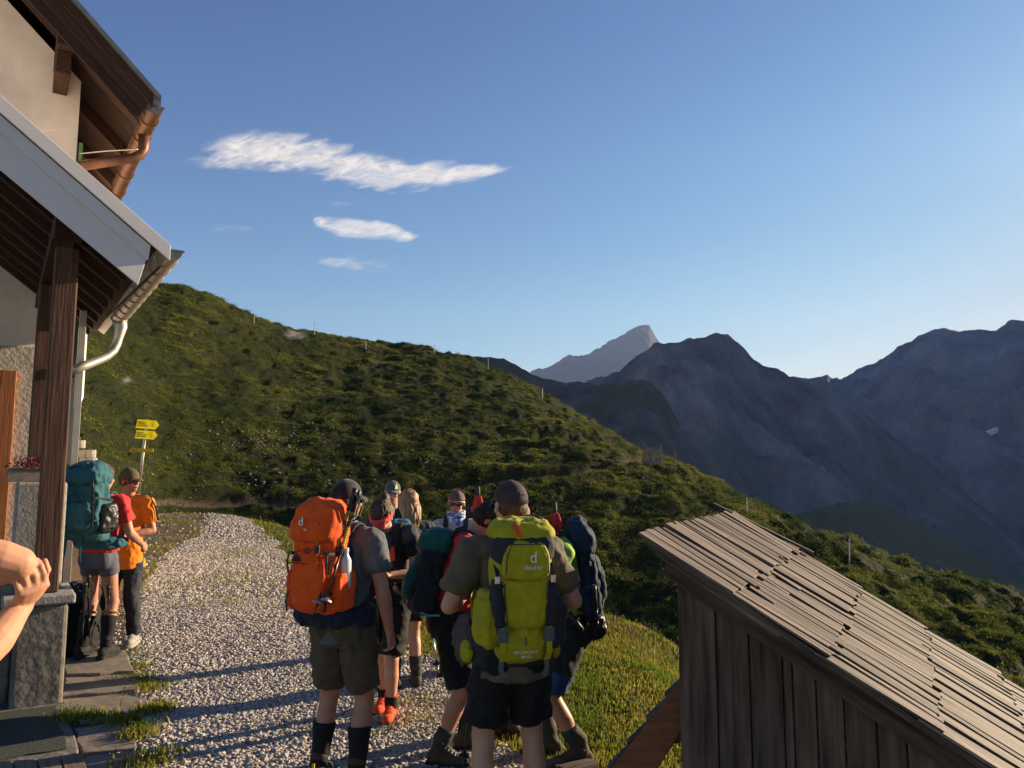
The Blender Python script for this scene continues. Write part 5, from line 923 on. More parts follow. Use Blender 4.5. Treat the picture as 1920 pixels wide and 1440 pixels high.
# ---- man with the lime pack (nearest, from behind)
t, b = person(958, 4.15, None, 'broad man in olive tee and plum cap wearing the lime green backpack', head=-12, Ht=1.80, twist=0, hyaw=-14, armR=((.46, -.12, -.88), (-.45, .85, .10), (0, 0, 1), .7), armL=((-.44, -.12, -.88), (.4, .88, .02), (0, 0, 1), .7), footL=(-.15, 0, -10), footR=(.15, 0, 10), wid=1.06)
body_mesh(b, .0065, 'skin', t); shirt(b, t, 'olive', hem=-.12, sleeve=.74, infl=.018); shorts(b, t, 'black_short', hem=.80, infl=.018, flare=.020); hair(b, t, 'hair_brown', infl=.002); cap(b, t, 'cap_plum'); buff(b, t, 'gaiter2', r=.078, h=.075); shades(b, t, 'blackp'); dress(b, t, 'sock_grey', 'boot_brown', .4)
T0 = packframe(b, .13); T = lambda x, d, u: T0(x * .94, d * .88, (u + .085) * .84 + .0); pk = thing('backpack', T(0, .1, .1), 'lime green and charcoal hiking backpack with an orange zip pull, nearest to the camera', 'backpack', 'hiking backpacks'); K_ = .02
pblob(T, [(.02, .13, .0, .15), (.05, .150, .0, .20), (.2, .155, .0, .215), (.4, .158, .0, .215), (.55, .155, .0, .20), (.60, .13, .02, .18)], 'pack_body', 'lime', pk, disp=(.008, 7, True))
pblob(T, [(.475, .13, .0, .235), (.50, .158, -.01, .262), (.58, .165, -.02, .262), (.62, .163, -.02, .25)], 'lid', 'charcoal', pk, disp=(.008, 7, True))
pblob(T, [(.612, .165, -.02, .252), (.66, .160, -.01, .23), (.70, .135, .01, .19), (.72, .08, .05, .14)], 'lid_top', 'lime', pk, disp=(.012, 8, True))
pblob(T, [(.385, .08, .2, .262), (.41, .120, .2, .275), (.50, .118, .2, .285), (.58, .10, .2, .275), (.60, .07, .2, .262)], 'lid_panel', 'lime', pk, vox=.008, disp=(.006, 9, True), e=4)
pblob(T, [(.12, .07, .18, .245), (.15, .10, .18, .262), (.27, .11, .18, .265), (.37, .115, .18, .25), (.385, .10, .18, .235)], 'front_pocket', 'lime', pk, vox=.008, disp=(.007, 9, True))
for sd in (-1, 1):
    pblob(T, [(.13, .012, .15, .232, sd * .122), (.2, .024, .15, .238, sd * .132), (.3, .022, .15, .237, sd * .137), (.37, .012, .14, .23, sd * .14)], 'side_mesh', 'charcoal', pk, vox=.008)
    pblob(T, [(.0, .03, .02, .17, sd * .15), (.03, .055, .0, .19, sd * .165), (.12, .06, .0, .19, sd * .17), (.22, .05, .0, .18, sd * .17), (.30, .03, .02, .15, sd * .165)], 'side_pocket', 'lime' if sd < 0 else 'charcoal', pk)
    mb = MB(); mb.ribbon([T(sd * .145, .17, .47), T(sd * .14, .235, .40), T(sd * .155, .215, .30), T(sd * .16, .205, .22)], b.rt, .02, .004); mb.build('strap', 'charcoal', pk); buckle(T, T(sd * .145, .235, .385), 'metal', pk, .8)
    mb = MB(); mb.ribbon([T(sd * .115, .262, .125), T(sd * .118, .245, .10), T(sd * .12, .248, -.01), T(sd * .115, .22, -.06), T(sd * .11, .17, -.07)], b.rt, .028, .005); mb.build('strap', 'lime', pk); buckle(T, T(sd * .118, .255, .085), 'greytee', pk, 1.5)
    mb = MB(); mb.ribbon([T(sd * .115, .19, -.06), T(sd * .12, .20, -.11), T(sd * .105, .19, -.16)], b.rt, .024, .003); mb.build('strap_end', 'greytee', pk)
pblob(T, [(-.085, .08, .05, .16), (-.06, .12, .0, .21), (.03, .128, .0, .235), (.09, .12, .0, .235), (.115, .10, .0, .22)], 'base_pocket', 'lime', pk, vox=.009, disp=(.008, 8, True))
mb = MB(); mb.tube([T(.0, .243, .07), T(.0, .246, .02)], .004, 6); mb.build('zip_pull', 'greytee', pk); mb = MB(); mb.ribbon([T(-.06, .225, .69), T(-.045, .25, .665), T(-.03, .262, .625)], b.rt, .022, .006); mb.build('zip_pull', 'boot_red', pk)
webbing(T, pk, .160, .215, (.18, .34)); seam(T, [(-.098, .268, .14), (-.112, .27, .27), (-.112, .262, .37)], 'charcoal', pk); seam(T, [(.098, .268, .14), (.112, .27, .27), (.112, .262, .37)], 'charcoal', pk); seam(T, [(-.11, .285, .42), (-.105, .287, .52), (-.08, .284, .585), (.08, .284, .585), (.105, .287, .52), (.11, .285, .42)], 'charcoal', pk, .003); logo_d(T, .03, .289, .485, .055, pk); text('AIRCONTACT', T(0, .243, -.02), b.rt, b.up, .019, 'whitestripe', pk, 'logo_word', .001, 'CENTER'); text('45+10', T(0, .243, -.045), b.rt, b.up, .019, 'whitestripe', pk, 'logo_word', .001, 'CENTER')
hipbelt(b, T, pk, 'charcoal', u=.0, h=.11, infl=.045, pocket='lime'); straps(b, T, pk, 'lime', .06, u0=.50)
pblob(T, [(.0, .15, -.05, .01), (.3, .16, -.05, .01), (.5, .14, -.05, .01)], 'back_panel', 'charcoal', pk)
# ---- man in red with the dark green pack
M['skin_d'] = M['skin_tan']
t, b = person(846, 5.28, None, 'man in a red shirt and black shorts bending forward with a dark green backpack', head=86, Ht=1.74, lean=13, hpitch=50, drop=.02, armR=((.02, .02, -1), (-.05, 1, -.28), (-.3, 0, -1), .6), armL=((-.05, .3, -1), (.3, 1, .15), (1, 0, 0), .6), footL=(-.14, .12, -6), footR=(.14, -.06, 16))
body_mesh(b, .0065, 'skin_tan', t); shirt(b, t, 'red', hem=-.08, sleeve=.66); shorts(b, t, 'black_short', hem=.95, infl=.018, flare=.014); hair(b, t, 'hair_dark', cover=-.02, infl=.012); dress(b, t, 'sock_grey', 'boot_brown', .35, laces='lightgrey'); face(b, t)
mb = MB(); q0 = b.T(.19, .06, -.02); mb.tube([b.T(.16, .10, .06), b.T(.19, .12, -.06), b.T(.17, .14, -.18), b.T(.15, .13, -.30)], [.05, .075, .07, .03], 12); blob(mb, .01, 'tied_jacket', 'jacket', t, 3, (.02, 12, True))
T0g = packframe(b, .12); T = lambda x, d, u: T0g(x * .95, d * .8, u * .92); pk = thing('backpack', T(0, .1, .1), 'dark green and black hiking backpack on the man in the red shirt', 'backpack', 'hiking backpacks')
pblob(T, [(.0, .11, .0, .13), (.03, .15, .0, .2), (.2, .155, .0, .22), (.4, .155, .0, .21), (.50, .13, .02, .18)], 'pack_body', 'charcoal', pk); pblob(T, [(.44, .13, -.01, .22), (.47, .16, -.03, .245), (.55, .155, -.04, .23), (.60, .11, .0, .17), (.615, .05, .04, .11)], 'lid', 'darkgreen', pk, disp=(.014, 9, True)); pblob(T, [(.08, .08, .19, .24), (.12, .11, .18, .27), (.26, .11, .18, .27), (.38, .09, .18, .24)], 'front_pocket', 'darkgreen', pk)
for sd in (-1, 1): pblob(T, [(.02, .03, .03, .15, sd * .155), (.05, .045, .0, .17, sd * .165), (.2, .04, .0, .16, sd * .165), (.22, .03, .02, .14, sd * .165)], 'side_pocket', 'charcoal', pk); mb = MB(); mb.ribbon([T(sd * .158, .06, .42), T(sd * .162, .10, .32), T(sd * .165, .02, .22)], b.fw, .02, .004); mb.build('strap', 'black', pk)
mb = MB(); mb.ribbon([T(.21, .12, .03), T(.215, .04, .015), T(.19, -.06, .03)], b.up, .012, .004); mb.build('piping', mat('piping_mint', (.08, .45, .36), .6), pk); straps(b, T, pk, 'black'); hipbelt(b, T, pk, 'black')
pole(at(886, 1140, 4.95), gd(857, 1400, .01), 'black trekking pole planted in front of the man in red, left one', 'poles of the man in red'); pole(at(893, 1195, 4.75), at(868, 1438, 4.8), 'black trekking pole close behind the man with lime pack, right one', 'poles of the man in red'); pole(at(798, 1120, 5.7), gd(822, 1262, -.3) * 0 + at(823, 1262, 5.7), 'thin pole hanging off the dark green backpack', None, 'pole_alu', strap=False)
# ---- man in green with the navy pack
t, b = person(1064, 5.2, None, 'hiker in a bright green shirt and blue and black shorts behind the lime backpack', head=-92, Ht=1.74, lean=8, hpitch=85, drop=.05, armL=((-.15, .25, -1), (.1, .45, -.85), (1, 0, 0), .6), armR=((.2, .3, -1), (-.2, .9, -.2), (-1, 0, 0), .6), footL=(-.10, -.06, 0), footR=(.12, .12, 12))
body_mesh(b, .0065, 'skin_tan', t); shirt(b, t, 'green', hem=-.08, sleeve=.6); shorts(b, t, 'charcoal', hem=.62, infl=.022); s2 = shorts(b, t, 'blue_short', hem=.94, infl=.018, name='short_lining', top=-.02); hair(b, t, 'hair_brown', cover=-.02); dress(b, t, 'sock_grey', 'boot_brown', .42, hi=.17); face(b, t)
for sd in (-1,): S0, E_, W_, *_ = b.arm[sd]; mb = MB(); mb.tube([W_ + (E_ - W_) * .32, W_ + (E_ - W_) * .05], [.040, .036], 14); blob(mb, .007, 'wrist_warmer', 'lightblue' if 'lightblue' in M else fabric('lightblue', (.22, .34, .42)), t, 2, (.006, 30, True))
T0n = packframe(b, .105); T = lambda x, d, u: T0n(x * .9, d * .58, u * .97); pk = thing('backpack', T(0, .1, .1), 'tall navy blue hiking backpack at the right edge of the group', 'backpack', 'hiking backpacks')
pblob(T, [(.02, .11, .0, .13), (.05, .15, .0, .2), (.2, .155, .0, .225), (.4, .155, .0, .21), (.52, .14, .02, .18)], 'pack_body', 'navy', pk, disp=(.012, 8, True)); pblob(T, [(.46, .14, -.01, .21), (.49, .155, -.03, .235), (.60, .15, -.04, .22), (.68, .11, .0, .16), (.70, .05, .04, .11)], 'lid', 'navy', pk, disp=(.016, 8, True)); pblob(T, [(.08, .08, .19, .24), (.12, .11, .18, .27), (.3, .11, .18, .265), (.42, .08, .18, .23)], 'front_pocket', 'navy', pk)
for sd in (-1, 1): pblob(T, [(.05, .03, .03, .15, sd * .155), (.08, .045, .0, .17, sd * .165), (.24, .04, .0, .16, sd * .165)], 'side_pocket', 'navy2', pk); mb = MB(); mb.ribbon([T(sd * .158, .12, .46), T(sd * .162, .14, .34), T(sd * .162, .10, .22)], b.fw, .016, .004); mb.build('strap', 'black', pk); buckle(T, T(sd * .166, .13, .40), 'metal', pk, .7)
pblob(T, [(-.10, .10, .02, .15), (-.06, .14, .0, .2), (.0, .13, .0, .2), (.04, .1, .02, .16)], 'rope_bundle', 'blackp', pk, disp=(.02, 20, True)); straps(b, T, pk, 'black'); hipbelt(b, T, pk, 'black')
pole(at(1113, 1100, 5.0), at(1122, 1178, 5.0), 'short black pole end hanging below the navy backpack', None, strap=False); pole(at(1068, 1150, 4.95), at(1092, 1182, 4.9), 'black pole tip sticking out by the wrist of the hiker in green', None, strap=False)
def umbrella(a, c, d, up, label):
    P0, P1 = at(*a, d), at(*c, d); x = nrm(P1 - P0); L = np.linalg.norm(P1 - P0); t = thing('umbrella', P0, label, 'umbrella', 'folded red umbrellas'); mb = MB(); n = 16; rg = []
    for f, r in ((0, .010), (.12, .024), (.35, .045), (.5, .050), (.62, .036), (.8, .030), (.93, .026), (1, .02)):
        sx_ = nrm(np.cross(x, A3(0, 1, 0))); sy_ = np.cross(x, sx_); rg.append([P0 + x * L * f + (sx_ * math.cos(q) + sy_ * math.sin(q)) * r * (1 + .22 * math.cos(5 * q)) for q in np.linspace(0, 2 * math.pi, n * 2, endpoint=False)])
    mb.loft(rg); mb.build('canopy', 'red', t, smooth=True); mb = MB(); mb.tube([P1, P1 + x * .02, P1 + x * .07], [.012, .015, .014], 10); mb.build('handle', 'blackp', t)
umbrella((898, 975), (897, 930), 6.0, 1, 'red folded umbrella standing up between two hikers, left of the plum cap'); umbrella((1043, 1000), (1041, 962), 5.25, 1, 'red folded umbrella beside the top of the navy backpack')
# ---- hiker in a tan bucket hat, mostly hidden
t, b = person(925, 5.75, None, 'hiker in a tan bucket hat bending down behind the man in olive', head=150, Ht=1.70, lean=22, hpitch=20)
body_mesh(b, .009, 'skin', t); shirt(b, t, 'lightgrey'); shorts(b, t, 'charcoal', shin=.95); dress(b, t, None); face(b, t)
mb = MB(); mb.loft([[b.Hd(r * math.cos(q), -.01 + r * 1.12 * math.sin(q), z) for q in np.linspace(0, 2 * math.pi, 26, endpoint=False)] for r, z in ((.150, -.012), (.152, -.006), (.12, .018), (.093, .035), (.090, .08), (.082, .118), (.06, .132), (.01, .136))]); mb.build('bucket_hat', 'hat_tan', t, smooth=True)
# ---- person in blue gaiter with mirrored glasses facing the camera
t, b = person(857, 7.3, None, 'person with grey headband, dark sunglasses and blue white neck gaiter facing the camera', head=180, Ht=1.64, hpitch=4, hroll=-3, armL=((-.25, .2, -1), (.35, 1, .55), (0, 0, 1), .8), armR=((.2, .1, -1), (-.2, .6, -.6), (0, 0, 1), .5))
body_mesh(b, .0065, 'skin', t); shirt(b, t, 'lightgrey', hem=-.06); shorts(b, t, 'black_short', hem=.7); hair(b, t, 'hair_brown', infl=.0); headband(b, t, 'grape', .028, .118, 'headwear', .012, .009); shades(b, t, 'blackp'); buff(b, t, 'gaiter', r=.088, h=.10); dress(b, t, 'sock_grey'); face(b, t, False)
T = packframe(b); pk = thing('backpack', T(0, .1, .1), 'small dark backpack of the person in the blue gaiter, only its straps seen', 'backpack', 'hiking backpacks'); pblob(T, [(.05, .12, .0, .12), (.08, .14, .0, .18), (.4, .14, .0, .18), (.48, .1, .02, .12)], 'pack_body', 'charcoal', pk); straps(b, T, pk, 'charcoal', .05)
S0, E_, W_, *_ = b.arm[-1]; cm = at(888, 962, 6.9); c_ = thing('camera', cm, 'black camera held up beside the person in the blue gaiter', 'camera'); mb = MB(); mb.box(cm, A3(.07, 0, 0), A3(0, .03, 0), UZ * .045); mb.box(cm + UZ * .05, A3(.025, 0, 0), A3(0, .02, 0), UZ * .012); mb.build('camera_body', 'blackp', c_, bevel=.008); mb = MB(); mb.tube([cm - A3(0, .03, 0), cm - A3(0, .09, 0)], [.034, .03], 16); mb.build('lens', 'blackp', c_, smooth=False)
# ---- man in white sunglasses
t, b = person(738, 8.1, None, 'man in grey flat cap with white framed sunglasses, standing at the back', head=176, Ht=1.71, hpitch=2)
body_mesh(b, .008, 'skin', t); shirt(b, t, 'navy_tee'); shorts(b, t, 'black_short'); hair(b, t, 'hair_brown', infl=.0); cap(b, t, 'capgrey'); shades(b, t, 'white_plastic'); dress(b, t, 'sock_grey'); face(b, t, False)
mb = MB(); mb.prism([b.Hd(-.062, .073, .045), b.Hd(-.035, .10, .045), b.Hd(-.05, .075, .10)], b.hf * .006); mb.build('cap_patch', 'neon', t)
# ---- woman with blond hair
t, b = person(768, 6.85, None, 'woman with loose blond hair and navy top, turned away behind the pink headband', head=-24, Ht=1.66, hpitch=6, hyaw=-10, armR=((.22, .05, -1), (-.15, .7, -.5), (0, 0, 1), .5), armL=((-.2, .15, -1), (.2, .8, -.4), (0, 0, 1), .5))
body_mesh(b, .008, 'skin', t); shirt(b, t, 'navy_tee', sleeve=.35); shorts(b, t, 'black_short', hem=.7); hair(b, t, 'hair_blond', cover=-.04, longd=.17, infl=.012); dress(b, t, 'sock_grey')
# ---- woman with the pink headband
t, b = person(733, 6.05, None, 'woman with pink headband looking down at her hands, wearing black shorts and red boots', head=188, Ht=1.70, lean=8, hpitch=52, hyaw=14, armR=((.22, .12, -1), (-.5, 1, .12), (0, 0, 1), .75), armL=((-.34, .12, -1), (.75, .75, .02), (0, 0, 1), .75), footL=(-.04, .0, -4), footR=(.08, -.22, 5))
body_mesh(b, .0065, 'skin', t); shirt(b, t, 'black', hem=-.02, sleeve=.5); shirt(b, t, 'greyvest', hem=.16, sleeve=.12, infl=.024, name='vest', collar=.44); shorts(b, t, 'black_short', hem=.92); hair(b, t, 'hair_brown', cover=-.02, bun=(0, -.12, .07), infl=.008); headband(b, t, 'pink', -.012, .062, dz=.012, infl=.012); dress(b, t, 'sockb', 'boot_red', .25, laces='boot_red'); face(b, t)
T = packframe(b); pk = thing('backpack', T(0, .1, .1), 'blue backpack showing behind the shoulder of the woman with the pink headband', 'backpack', 'hiking backpacks'); pblob(T, [(.05, .12, .0, .12), (.08, .15, .0, .2), (.45, .15, .0, .2), (.56, .12, .02, .15)], 'pack_body', 'bluepack' if 'bluepack' in M else fabric('bluepack', (.015, .13, .24)), pk); straps(b, T, pk, 'black', .06)
sc_ = b.T(-.10, .155, .40); mb = MB(); mb.prism([sc_ + b.rt * x_ * .8 + b.up * z_ for x_, z_ in ((-.02, -.05), (.03, -.06), (.035, -.01), (.012, .05), (-.012, .05))], b.fw * .02); mb.build('whistle_tag', 'boot_red', pk)
hl = (b.arm[-1][2] + b.arm[1][2]) / 2 + b.Y * .09
pole(hl + UZ * .10 + b.X * .02, gd(692, 1318, .03), 'black trekking pole held by the woman in pink headband, leaning left', 'poles held by the woman with the pink headband'); pole(hl + UZ * .09 - b.X * .04, gd(716, 1322, .02), 'black trekking pole held by the woman in pink headband, upright one', 'poles held by the woman with the pink headband')
gl_ = thing('folded_glove', hl - UZ * .10, 'bright red folded cloth held at the waist below the hands', 'glove'); mb = MB(); mb.ell(hl - UZ * .10, [A3(.05, 0, 0), A3(0, .03, 0), UZ * .06]); blob(mb, .006, 'cloth', 'red', gl_, 2, (.014, 22, True))
mb = MB(); tb = thing('black_strap', hl, 'loose black strap hanging from the hands of the woman in pink headband', 'strap'); mb.ribbon([hl + UZ * .07, hl + A3(.06, -.02, .05), hl + A3(.10, -.02, -.06), hl + A3(.12, -.02, -.2), hl + A3(.15, 0, -.27)], A3(0, .3, 1), .035, .005); mb.ribbon([hl + UZ * .07, hl + A3(-.02, -.04, .13), hl + A3(.02, -.04, .13), hl + A3(.03, -.03, .02)], A3(1, .3, 0), .03, .005); mb.build('webbing', 'black', tb)
# ---- woman with the teal pack
t, b = person(200, 7.62, .095, 'hiker in grey shorts and knee high black socks wearing the teal backpack', head=4, Ht=1.82, armR=((.30, .10, -1), (.02, .85, -.5), (-1, 0, 0), .6), armL=((-.2, .1, -1), (.2, .8, -.3), (1, 0, 0), .6), footL=(-.12, .0, -3), footR=(.11, .0, 5), wid=1.0)
body_mesh(b, .0065, 'skin_tan', t); shirt(b, t, 'red', hem=.05, sleeve=.62); shorts(b, t, 'greymel', hem=.36, infl=.012, top=.12, flare=-.002, disp=(.004, 14, False)); hair(b, t, 'hair_brown', cover=-.03); dress(b, t, 'sockb', 'boot_dark', .80, trim='tan_trim')
T0 = packframe(b, .125); T = lambda x, d, u: T0(x * .92, d, u * .84 + .165); pk = thing('backpack', T(0, .1, .1), 'bulging teal hiking backpack hiding its wearer down to the hips', 'backpack', 'hiking backpacks')
pblob(T, [(.06, .12, .0, .13), (.09, .17, .0, .22), (.2, .205, .0, .27), (.34, .21, .0, .28), (.48, .185, .0, .25), (.60, .165, .0, .22), (.64, .13, .02, .18)], 'pack_body', 'teal', pk, disp=(.022, 6, True)); pblob(T, [(.615, .16, -.02, .25), (.64, .18, -.03, .28), (.74, .175, -.03, .27), (.82, .14, .0, .2), (.845, .07, .05, .13)], 'lid', 'teal', pk, disp=(.020, 7, True)); pblob(T, [(.12, .09, .22, .28), (.16, .14, .2, .32), (.3, .15, .2, .33), (.42, .12, .2, .29)], 'front_pocket', 'teal', pk, disp=(.014, 8, True))
for sd in (-1, 1):
    pblob(T, [(.10, .03, .03, .17, sd * .2), (.14, .05, .0, .2, sd * .215), (.34, .05, .0, .19, sd * .22), (.38, .04, .02, .17, sd * .215)], 'side_pocket', 'blackp', pk); mb = MB(); mb.ribbon([T(sd * .155, .285, .66), T(sd * .16, .275, .58), T(sd * .185, .30, .40), T(sd * .17, .27, .16)], b.rt, .022, .005); mb.build('strap', 'charcoal', pk); buckle(T, T(sd * .158, .285, .60), 'blackp', pk)
    mb = MB(); mb.tube([T(sd * .05, .29, .5), T(sd * .09, .31, .42), T(sd * .13, .3, .3)], .003, 6); mb.build('cord', 'navy2', pk)
webbing(T, pk, .205, .27, (.22, .46)); seam(T, [(-.13, .30, .17), (-.145, .325, .28), (-.12, .30, .40), (0, .31, .43), (.12, .30, .40), (.145, .325, .28), (.13, .30, .17)], 'navy2', pk); mb = MB(); mb.tube([T(-.055 + .030 * math.cos(a), .262 - .03 * max(0, math.sin(a)), .785 + .016 * math.sin(a)) for a in np.linspace(0, 2 * math.pi, 20)], .004, 6); mb.ell(T(-.055, .248, .785), [b.rt * .026, b.fw * .012, b.up * .013]); mb.build('logo_ring', 'navy2', pk)
pblob(T, [(-.02, .12, -.02, .12), (.01, .19, -.03, .19), (.07, .2, -.02, .22), (.10, .17, .0, .2)], 'pack_base', 'teal', pk, disp=(.012, 9, True)); hipbelt(b, T, pk, 'teal', u=.13, h=.11, infl=.05, pocket='teal'); straps(b, T, pk, 'teal', .06)
mb = MB(); mb.ribbon([T(.03, .215, .06), T(.03, .22, -.08), T(.025, .21, -.22)], b.rt, .016, .003); mb.build('strap_end', 'teal', pk); mb = MB(); mb.ribbon([T(-.20, .10, .03), T(-.21, .10, -.12), T(-.24, .09, -.26)], b.rt, .02, .003); mb.build('strap_end', 'teal', pk)
pole(at(203, 1100, 7.5), gd(206, 1212, .1), 'dark trekking pole standing between the black socks', None, strap=False)
# ---- man in the orange shirt
t, b = person(249, 8.2, .09, 'man in bright orange shirt, dark trousers and olive cap beside the teal backpack', head=172, Ht=1.80, hpitch=14, hyaw=-62, wid=.94, armR=((.10, .30, -1), (-.2, .9, -.2), (0, 0, 1), .6), armL=((-.22, -.10, -1), (.75, .65, -.15), (0, 0, 1), .6), footL=(-.12, 0, 0), footR=(.12, .05, 12))
body_mesh(b, .007, 'skin_tan', t); sh = shirt(b, t, 'orange_shirt', hem=-.16, sleeve=.7, infl=.014, loose=.012, flare=.02, disp=(.012, 6, True)); shorts(b, t, 'charcoal', shin=.97, infl=.010, top=-.02, name='trousers', disp=(.010, 8, True)); hair(b, t, 'hair_brown', infl=.0); cap(b, t, 'cap_olive'); shades(b, t, 'boot_red'); dress(b, t, None, 'boot_grey', sole='boot_grey', laces='lightgrey'); face(b, t, False)
S0, E_, *_ = b.arm[-1]; d_ = nrm(E_ - S0)
for k in (-1, 0, 1): mb = MB(); sdv = nrm(np.cross(d_, b.rt)); mb.ribbon([b.T(-.07, .03 + k * .018, .572), b.T(-.13, .03 + k * .018, .572), S0 + b.up * .088 - b.rt * .035 + b.fw * (.03 + .018 * k), S0 - b.rt * .090 + d_ * .05 + b.fw * (.03 + .018 * k), S0 - b.rt * .090 + d_ * .13 + b.fw * (.03 + .018 * k), S0 - b.rt * .090 + d_ * .19 + b.fw * (.03 + .018 * k)], b.fw, .008, .006); mb.build('stripe', 'sockb', sh)
# ---- bags at the pillar
P = gd(146, 1225, .1); t = thing('backpack', P, 'black backpack with silver carabiners standing on the ground by the stone pillar', 'backpack', 'hiking backpacks'); Tg = lambda x, d, u: P + A3(1, .3, 0) * x + A3(.3, -1, 0) * d + A3(-.05, .1, 1) * u
pblob(Tg, [(.0, .12, -.1, .1), (.04, .15, -.12, .12), (.3, .155, -.12, .13), (.5, .13, -.1, .1), (.58, .08, -.05, .05)], 'pack_body', 'black', t, disp=(.02, 9, True)); pblob(Tg, [(.5, .13, -.12, .12), (.56, .15, -.13, .13), (.62, .13, -.1, .1), (.66, .08, -.05, .05)], 'lid', 'charcoal', t, disp=(.02, 9, True)); mb = MB(); mb.ell(Tg(.06, .08, .67), [A3(.03, 0, 0), A3(0, .02, 0), UZ * .015]); mb.build('zip_patch', 'boot_red', t)
for i, (a, c) in enumerate(((.10, .35), (.12, .30), (.08, .2), (.13, .45), (.10, .12))): mb = MB(); q0 = Tg(a, .14, c); mb.tube([q0 + A3(.014 * math.cos(x), 0, .032 * math.sin(x)) for x in np.linspace(0, 2 * math.pi, 12)], .0035, 6); mb.build('carabiner', 'metal', t)
for sd in (-1, 1): mb = MB(); mb.ribbon([Tg(sd * .08, .12, .5), Tg(sd * .1, .17, .35), Tg(sd * .09, .14, .1)], A3(1, .3, 0), .05, .01); mb.build('shoulder_strap', 'charcoal', t)
pole(at(160, 1095, 7.0), gd(152, 1228, .1), 'black trekking pole leaning on the black backpack by the pillar, left one', 'poles by the stone pillar'); pole(at(166, 1080, 7.2), gd(168, 1225, .1), 'black trekking pole leaning on the black backpack by the pillar, right one', 'poles by the stone pillar')
# ---- bystander at the left edge: bent bare arms
loc = A3(-1.72, 2.0, .16)
Ea, Wa = at(34, 1056, 1.86), at(-130, 1010, 1.75); Eb, Wb = at(-28, 1222, 1.80), at(44, 1132, 1.93)
t = thing('person', loc, 'bystander with bare bent arms at the left edge, closest to the camera', 'person'); b = skeleton(loc, 55, 1.66, hpitch=4, armR=('P', Ea, Wa, A3(0, 1, -.3), .6, nrm(Wa - Ea)), armL=('P', Eb, Wb, A3(-.75, .25, .6), .55, nrm(at(74, 1078, 1.84) - Wb)))
BN = b; body_mesh(b, .0036, 'skin_near', t); shirt(b, t, 'greymel', sleeve=.12, infl=.014); shorts(b, t, 'black_short'); hair(b, t, 'hair_blond', infl=.004); cap(b, t, 'lightgrey'); dress(b, t, 'sock_grey'); face(b, t)
print('NEAR', proj(*b.HC), proj(*b.arm[1][0]), proj(*b.arm[-1][0]), np.linalg.norm(b.arm[1][0] - Ea), np.linalg.norm(b.arm[-1][0] - Eb), np.linalg.norm(Ea - Wa), np.linalg.norm(Eb - Wb))
#@@END
# ---- haze
hb = MB(); hb.box((400, 2900, 270), (3600, 0, 0), (0, 3050, 0), (0, 0, 930)); hz = hb.build('haze', [], kind='stuff')
m = bpy.data.materials.new('haze'); m.use_nodes = True; t = m.node_tree; t.nodes.remove(t.nodes['Principled BSDF']); pv = nd(t, 'ShaderNodeVolumePrincipled')
pv.inputs['Color'].default_value = (.44, .60, .97, 1); pv.inputs['Density'].default_value = .85e-4; pv.inputs['Anisotropy'].default_value = .2
t.links.new(pv.outputs[0], t.nodes['Material Output'].inputs['Volume']); hz.data.materials.append(m)
tag(hz, 'thin blue morning haze filling the valley', 'haze')
#@@CLOUDS
# ---- thin clouds: high sheets of ice cloud far beyond the haze
m = bpy.data.materials.new('cloud'); m.use_nodes = True; t = m.node_tree; t.nodes.remove(t.nodes['Principled BSDF'])
tc = nd(t, 'ShaderNodeTexCoord'); mp = nd(t, 'ShaderNodeMapping'); mp.inputs['Rotation'].default_value = (0, .45, 0); mp.inputs['Scale'].default_value = (.0013, .0013, .006); t.links.new(tc.outputs['Object'], mp.inputs[0])
n1 = nd(t, 'ShaderNodeTexNoise'); n1.inputs['Scale'].default_value = 1.6; n1.inputs['Detail'].default_value = 10; n1.inputs['Roughness'].default_value = .62; n1.inputs['Distortion'].default_value = .5; t.links.new(mp.outputs[0], n1.inputs[0])
at1 = nd(t, 'ShaderNodeAttribute'); at1.attribute_name = 'dens'; ad = nd(t, 'ShaderNodeMath', operation='ADD'); mu = nd(t, 'ShaderNodeMath', operation='MULTIPLY'); mu.inputs[1].default_value = 3.0; t.links.new(n1.outputs[0], mu.inputs[0]); t.links.new(mu.outputs[0], ad.inputs[0]); t.links.new(at1.outputs['Fac'], ad.inputs[1])
mr = nd(t, 'ShaderNodeMapRange'); mr.interpolation_type = 'SMOOTHSTEP'; mr.inputs[1].default_value = 1.55; mr.inputs[2].default_value = 3.1; mr.inputs[4].default_value = .5; t.links.new(ad.outputs[0], mr.inputs[0])
tr = nd(t, 'ShaderNodeBsdfTransparent'); tl = nd(t, 'ShaderNodeBsdfTranslucent'); df_ = nd(t, 'ShaderNodeBsdfDiffuse'); a2 = nd(t, 'ShaderNodeMixShader'); a2.inputs[0].default_value = .5
for q_ in (tl, df_): q_.inputs[0].default_value = (.70, .70, .72, 1)
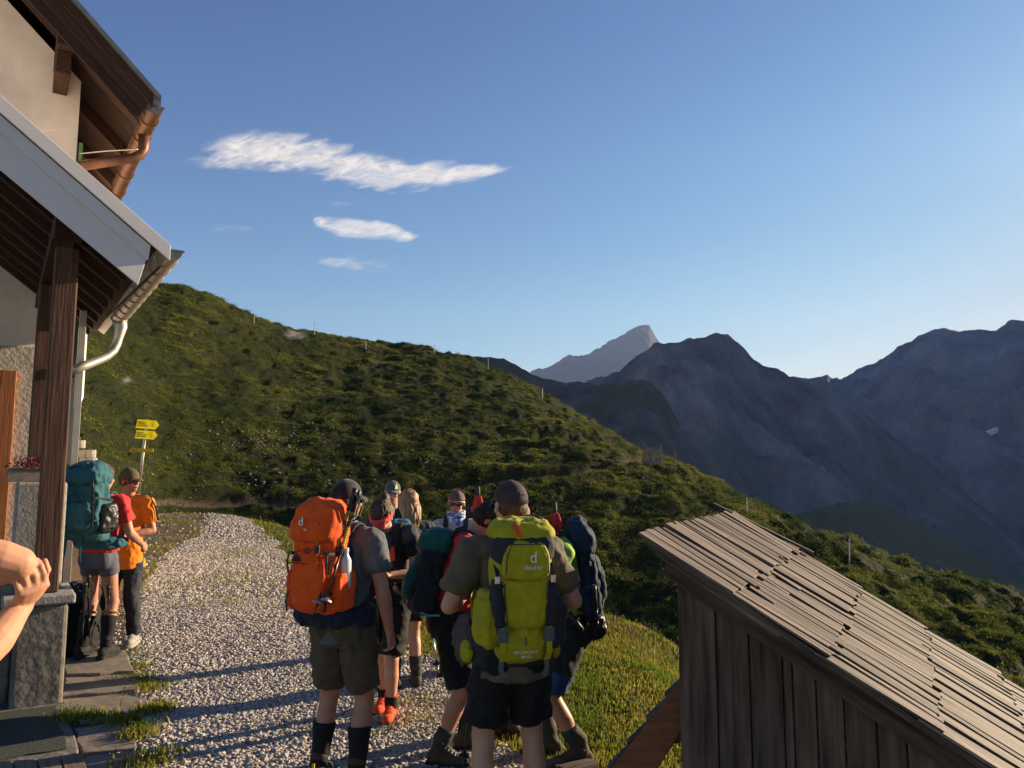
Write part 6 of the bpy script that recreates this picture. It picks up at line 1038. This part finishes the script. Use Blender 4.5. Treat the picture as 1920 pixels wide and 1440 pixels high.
t.links.new(tl.outputs[0], a2.inputs[1]); t.links.new(df_.outputs[0], a2.inputs[2]); mx = nd(t, 'ShaderNodeMixShader'); t.links.new(mr.outputs[0], mx.inputs[0]); t.links.new(tr.outputs[0], mx.inputs[1]); t.links.new(a2.outputs[0], mx.inputs[2]); t.links.new(mx.outputs[0], t.nodes['Material Output'].inputs[0]); M['cloud'] = m
CN = nrm(A3(.45, .85, .25)); CD = 9000.0
def cloud(sp_, k_, label, group=None):
    sp_ = np.array(sp_, float); n = 90; u = np.linspace(0, 1, n); uu = np.linspace(0, 1, len(sp_)); cx, cy, hw = [np.interp(u, uu, sp_[:, i]) for i in range(3)]
    w = np.linspace(-1, 1, 21); V = []; D = []
    for side in (1, -1):
        for j in range(21):
            for i in range(n):
                d = ray(cx[i], cy[i] + w[j] * hw[i] * 1.25); P = d * (CD / np.dot(d, CN)); en = (1 - abs(w[j]) ** 2) * min(1, u[i] * 7, (1 - u[i]) * 7); V.append(P + A3(0, 0, CZ) + CN * side * 55 * max(en, 0)); D.append(k_ * (en - .15 * (1 - en)))
    V = np.array(V); D = np.array(D); idx = np.arange(n * 21).reshape(21, n); q = np.stack([idx[:-1, :-1], idx[:-1, 1:], idx[1:, 1:], idx[1:, :-1]], -1).reshape(-1, 4); F = np.concatenate([q, q[:, ::-1] + n * 21])
    o = fastmesh('cloud', V, F, 'cloud', attrs={'dens': D}, smooth=True); return tag(o, label, 'cloud', group)
cloud([(345, 300, 10), (400, 290, 30), (440, 284, 36), (500, 282, 38), (580, 290, 36), (650, 308, 36), (720, 324, 32), (800, 330, 26), (870, 325, 19), (930, 319, 11), (1010, 319, 4)], .95, 'long white feathery cloud tapering to the right, largest in the sky')
cloud([(585, 412, 6), (600, 416, 14), (640, 424, 19), (700, 432, 19), (750, 440, 14), (792, 445, 5)], .95, 'short white wispy cloud below the long one')
cloud([(590, 490, 5), (640, 494, 12), (700, 498, 10), (740, 502, 4)], .3, 'very faint cloud wisp lowest in the sky')
cloud([(395, 432, 3), (425, 428, 7), (470, 428, 3)], .35, 'tiny faint wisp nearest the roof gutter')
cloud([(605, 383, 3), (630, 381, 6), (660, 383, 3)], .3, 'tiny faint wisp between the two white clouds')
